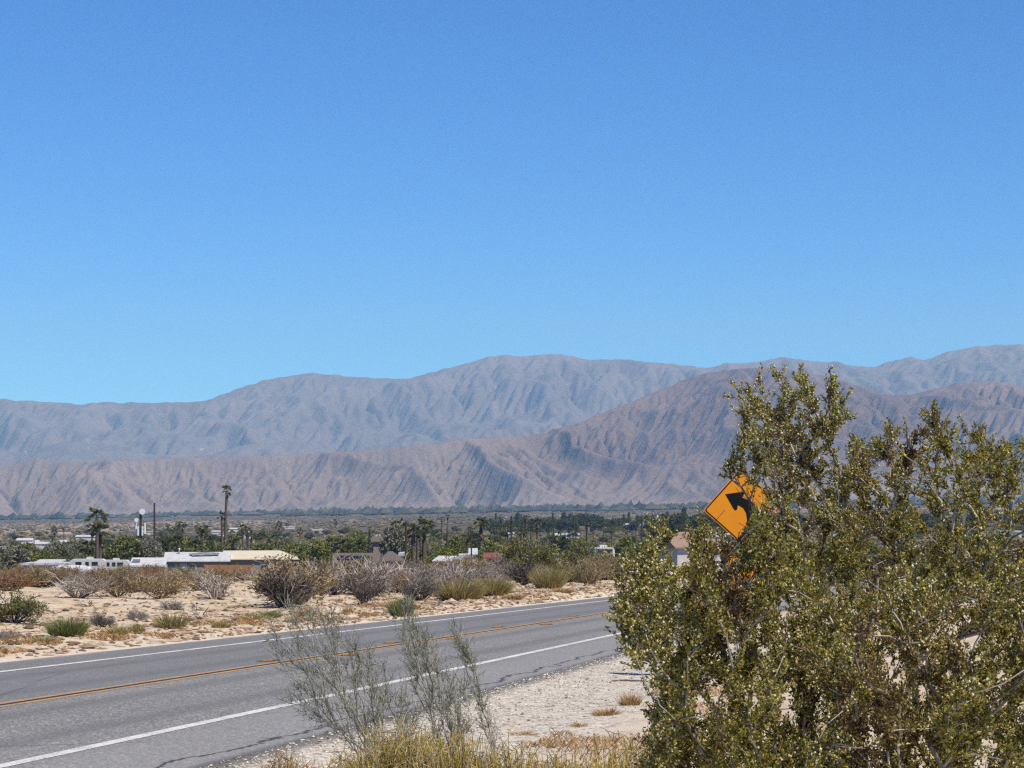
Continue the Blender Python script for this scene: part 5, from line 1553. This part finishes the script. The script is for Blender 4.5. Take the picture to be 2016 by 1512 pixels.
A_TOP = [(1447, 768), (1460, 762), (1474, 763), (1494, 744), (1490, 760), (1488, 785), (1500, 800), (1512, 800), (1520, 820), (1534, 738), (1540, 755), (1548, 772), (1556, 785), (1565, 800),
         (1576, 728), (1572, 742), (1584, 748), (1590, 765), (1580, 775), (1598, 785), (1606, 800), (1634, 730), (1637, 745), (1636, 762), (1638, 780), (1640, 800), (1658, 790), (1664, 776), (1672, 806), (1662, 812), (1650, 822), (1680, 800),
         (1440, 918), (1458, 912), (1478, 918), (1496, 925), (1436, 905), (1472, 806), (1464, 815), (1480, 822), (1470, 840), (1500, 842), (1530, 832), (1622, 826), (1600, 820), (1552, 812), (1478, 862), (1500, 868)]
A_BODY = [(1470, 840), (1510, 805), (1600, 815), (1655, 830), (1672, 880), (1690, 960), (1690, 1160), (1500, 1160), (1496, 1070), (1512, 1000), (1504, 960), (1472, 940), (1425, 935), (1418, 915), (1440, 880), (1478, 905)]
B_BODY = [(1665, 880), (1690, 862), (1735, 850), (1745, 846), (1790, 852), (1825, 885), (1832, 812), (1842, 798), (1850, 812), (1868, 855), (1895, 842), (1915, 840), (1960, 868), (2060, 880), (2140, 960), (2160, 1230), (1640, 1220), (1650, 1000)]
B_TOP = [(1840, 800), (1836, 812), (1846, 818), (1838, 830), (1832, 845), (1850, 838), (1700, 862), (1742, 850), (1755, 858), (1786, 856), (1798, 862), (1868, 852), (1905, 842), (1918, 850), (1945, 868), (1990, 872), (1690, 870)]
C_BODY = [(1232, 1120), (1244, 1104), (1262, 1094), (1285, 1076), (1300, 1052), (1310, 1080), (1345, 1104), (1364, 1066), (1382, 1044), (1402, 1032), (1420, 1056), (1448, 1078), (1480, 1040), (1500, 1006), (1520, 1002), (1556, 1060), (1600, 1150), (1660, 1190), (1700, 1250),
          (1710, 1600), (1272, 1600), (1272, 1430), (1276, 1345), (1250, 1290), (1232, 1262), (1224, 1200), (1224, 1150)]
C_TOP = [(1302, 1036), (1304, 1048), (1301, 1062), (1236, 1106), (1240, 1118), (1264, 1084), (1272, 1092), (1402, 1022), (1384, 1034), (1368, 1052), (1228, 1165), (1224, 1200), (1230, 1240), (1238, 1258), (1250, 1272), (1512, 992), (1498, 1000), (1492, 1012), (1490, 1028), (1496, 1040), (1484, 1046), (1504, 1020), (1456, 1180), (1468, 1196), (1462, 1215), (1474, 1232), (1458, 1250), (1470, 1268), (1462, 1160)]
D_BODY = [(1640, 1200), (1700, 1150), (1800, 1120), (2160, 1110), (2160, 1640), (1650, 1640)]
creosote('tall airy creosote bush with pale stems rising above the diamond sign', 1585, 8.0, [(A_TOP, -1, .16), (A_BODY, 165, .32)], 5, twl=(.03, .075), mm=(6, 10), fruit=.30, brown=.10)
creosote('wide creosote bush at the right edge behind the front ones', 1890, 7.7, [(B_TOP, -1, .14), (B_BODY, 330, .36)], 6, mm=(6, 10), fruit=.26, brown=.10)
creosote('dense fruiting creosote bush in front left, hiding the road', 1480, 6.6, [(C_TOP, -1, .12), (C_BODY, 540, .36)], 7, fruit=.42, brown=.08, flower=.016)
creosote('dense creosote bush at the lower right corner', 1910, 6.4, [(D_BODY, 450, .36)], 8, fruit=.34, brown=.12, flower=.014, hole=False)

# ---- slender grey green bush by the road edge
slim_leaf = leaf_mat('slender_grey_green_leaves', [(0, (.055, .068, .03)), (.5, (.14, .16, .075)), (1, (.34, .36, .20))], .2, .7, .2)
slim_bark = leaf_mat('slender_bush_bark', [(0, (.10, .095, .075)), (.5, (.26, .25, .20)), (1, (.48, .46, .38))], 0, .85, .1)
def slender(label, px, D, regions, seed, stems=8, per=9, twl=(.06, .16), leafy=1.0):
    g = np.random.default_rng(seed)
    X, Y, Z = at_ground(px, D)
    T = []
    for reg, n, sp in regions:
        pts = sample_poly(reg, n, g); dd = D + g.normal(0, sp, n)
        T.append(np.stack([(pts[:, 0] - CX) * dd / F, dd, ZC - (pts[:, 1] - HY) * dd / F], 1))
    T = np.concatenate(T); T = T[T[:, 2] > Z + .12]
    a = g.uniform(0, 6.283, stems); r = .10 * np.sqrt(g.uniform(0, 1, stems))
    bases = np.stack([X + np.cos(a) * r, Y + np.sin(a) * r, np.full(stems, Z - .04)], 1)
    polys, tp, td, paths, N, dirs = grow_shrub(bases, T, g, step=.09, r_tip=.0015, pipe=2.4, rmax=.008, reach=.85)
    root = thing('slender_bush', label, 'bush', (X, Y, Z)); off = np.array([X, Y, Z])
    V, Q = tubes(polys, 4); link('branches', mesh('slender_branches', V - off, Q, [slim_bark], True), root)
    O = []; Dv = []; Ln = []
    for ids in paths:
        for k in range(int(g.integers(3, 7))):
            b = min(len(ids) - 1, int(g.integers(0, 5)))
            d = dirs[ids[-1 - b]] + g.normal(size=3) * .55 + np.array([0, 0, .3])
            O.append(N[ids[-1 - b]]); Dv.append(d / np.linalg.norm(d)); Ln.append(g.uniform(*twl))
    O = np.array(O); Dv = np.array(Dv); Ln = np.array(Ln); E = O + Dv * Ln[:, None]
    V, Q = tubes([(np.stack([o, e]), np.array([.0018, .0011])) for o, e in zip(O, E)], 3)
    o = link('twigs', mesh('slender_twigs', V - off, Q, [slim_bark]), root); o['kind'] = 'stuff'
    n = len(O) * per; j = np.repeat(np.arange(len(O)), per); t = np.tile(np.linspace(.1, 1, per), len(O))
    P = O[j] + Dv[j] * (Ln[j] * t)[:, None]
    hgt = (P[:, 2] - Z); kp = g.uniform(size=n) < leafy * np.clip(.35 + hgt * .6, 0, 1)
    P = P[kp]; j = j[kp]; n = len(P)
    LV, LT = leaves(P, Dv[j] * .8 + unit(g.normal(size=(n, 3))) * .7, g.uniform(.014, .03, n), g.uniform(.004, .0065, n), g, .2)
    o = link('leaves', mesh('slender_leaves', LV - off, LT, [slim_leaf]), root); o['kind'] = 'stuff'
    return root
SL1 = [(512, 1268), (530, 1230), (560, 1170), (600, 1190), (660, 1180), (700, 1230), (720, 1270), (750, 1300), (800, 1360), (830, 1420), (800, 1480), (700, 1440), (600, 1420), (545, 1380), (560, 1330), (530, 1300)]
SL1B = [(585, 1300), (720, 1290), (800, 1330), (880, 1400), (870, 1480), (700, 1485), (610, 1420)]
SL2 = [(772, 1185), (800, 1172), (825, 1210), (850, 1260), (900, 1300), (930, 1350), (935, 1440), (880, 1470), (825, 1400), (795, 1290), (778, 1240)]
SL3 = [(880, 1240), (905, 1225), (920, 1290), (940, 1270), (935, 1320), (955, 1390), (985, 1440), (960, 1470), (940, 1400), (925, 1330), (895, 1280)]
slender('slender grey green bush leaning left over the white edge line', 762, 18.6, [(SL1, 240, .26), (SL1B, 120, .3)], 31, stems=22, per=7)
slender('upright slender bush just right of the leaning one', 885, 18.9, [(SL2, 210, .2)], 32, stems=12, per=8)
slender('thin single stemmed bush standing on the gravel', 968, 19.2, [(SL3, 60, .10)], 33, stems=2, leafy=.8)

# ---- tangled yellow green weeds along the bottom edge
weed_y = leaf_mat('yellow_green_weed_stems', [(0, (.24, .20, .035)), (.5, (.48, .37, .075)), (1, (.68, .52, .15))], .25, .7, .2)
weed_s = leaf_mat('straw_weed_stems', [(0, (.30, .21, .09)), (.5, (.48, .38, .19)), (1, (.64, .55, .34))], .2, .8, .1)
def weed(label, px, D, top, wpx, n, seed, mat=weed_y, mat2=weed_s, curl=.5):
    g = np.random.default_rng(seed)
    X, Y, Z = at_ground(px, D)
    H = ZC - (top - HY) * D / F - Z; Wd = wpx * D / F / 2
    root = thing('weed_clump', label, 'weeds', (X, Y, Z))
    polys = [[], []]
    for k in range(n):
        a = g.uniform(0, 6.283); rr = math.sqrt(g.uniform(0, 1))
        p = np.array([math.cos(a) * rr * Wd * .55, math.sin(a) * rr * Wd * .45, 0])
        h = H * g.uniform(.55, 1.0) * (1 - .3 * rr ** 2)
        e = p + np.array([math.cos(a) * rr * Wd * .5, math.sin(a) * rr * Wd * .4, h]) + g.normal(size=3) * np.array([.05, .05, 0])
        c = (p + e) / 2 + g.normal(size=3) * curl * .16 * h
        P = bez(p, c, e, 5)
        if g.uniform() < .5:                       # tips that bend over
            tail = e + np.array([g.normal() * .06, g.normal() * .06, -g.uniform(0, .04)])
            P = np.concatenate([P, bez(e, e + (e - P[-2]) * .6, tail, 4)[1:]])
        w_ = int(g.uniform() < .45)
        polys[w_].append((P, np.linspace(.0042, .002, len(P))))
        for q_ in range(int(g.integers(1, 4))):
            o = P[int(g.integers(2, len(P) - 1))]; d = g.normal(size=3) * .7 + np.array([0, 0, .5]); d /= np.linalg.norm(d)
            polys[w_].append((np.stack([o, o + d * .05, o + d * .1 + g.normal(size=3) * .02]), np.array([.003, .0024, .0014])))
    for nm, mt, pl in (('green_stems', mat, polys[0]), ('dry_stems', mat2, polys[1])):
        V, Q = tubes(pl, 3); o = link(nm, mesh(nm, V, Q, [mt]), root); o['kind'] = 'stuff'
    return root
WD = [(790, 15.2, 1432, 190, 800, 'largest yellow green weed clump under the slender bushes'), (905, 14.8, 1442, 170, 520, 'straw and green weed clump right of the largest one'), (1010, 14.6, 1462, 150, 340, 'thin dry weed clump at the bottom edge under the gravel'),
      (1120, 14.2, 1470, 150, 330, 'sparse dry weed clump at the bottom edge left of the creosote'), (1225, 13.6, 1452, 150, 480, 'yellow weed clump touching the creosote at the bottom edge'), (1310, 13.0, 1470, 120, 300, 'weed clump half behind the creosote at the bottom edge'),
      (690, 15.6, 1478, 120, 260, 'low green weed clump at the bottom left of the slender bush')]
for k, (px, D, top, wpx, n, lab) in enumerate(WD):
    weed(lab, px, D, top, wpx, n, 60 + k)
weed('small orange dry grass clump at the bottom edge beside the asphalt', 560, 16.6, 1484, 90, 300, 81, orange_straw, weed_s)
# small dry tufts standing on the near dirt
for k, (px, row, wpx, hpx, lab) in enumerate(((1195, 1402, 60, 20, 'dry straw tuft on the dirt beside the creosote'), (1240, 1385, 50, 34, 'tall straw tuft nearest the creosote'), (1030, 1436, 60, 14, 'flat orange tuft in the middle of the dirt'), (1085, 1462, 20, 16, 'tiny red brown tuft at the lower dirt'),
                                              (1140, 1420, 40, 14, 'low brown tuft below the gravel edge'), (1135, 1392, 26, 8, 'small olive tuft at the gravel edge'), (1075, 1385, 24, 8, 'small dark tuft on the gravel'), (985, 1362, 60, 6, 'flat dark weed patch at the asphalt edge'))):
    D = drow(row); X = (px - CX) * D / F; ppm_ = F / D
    put('drytuft%d' % (k % 2), 'dry_grass_tuft', lab, 'grass tuft', X, D, wpx / ppm_, hpx / ppm_)
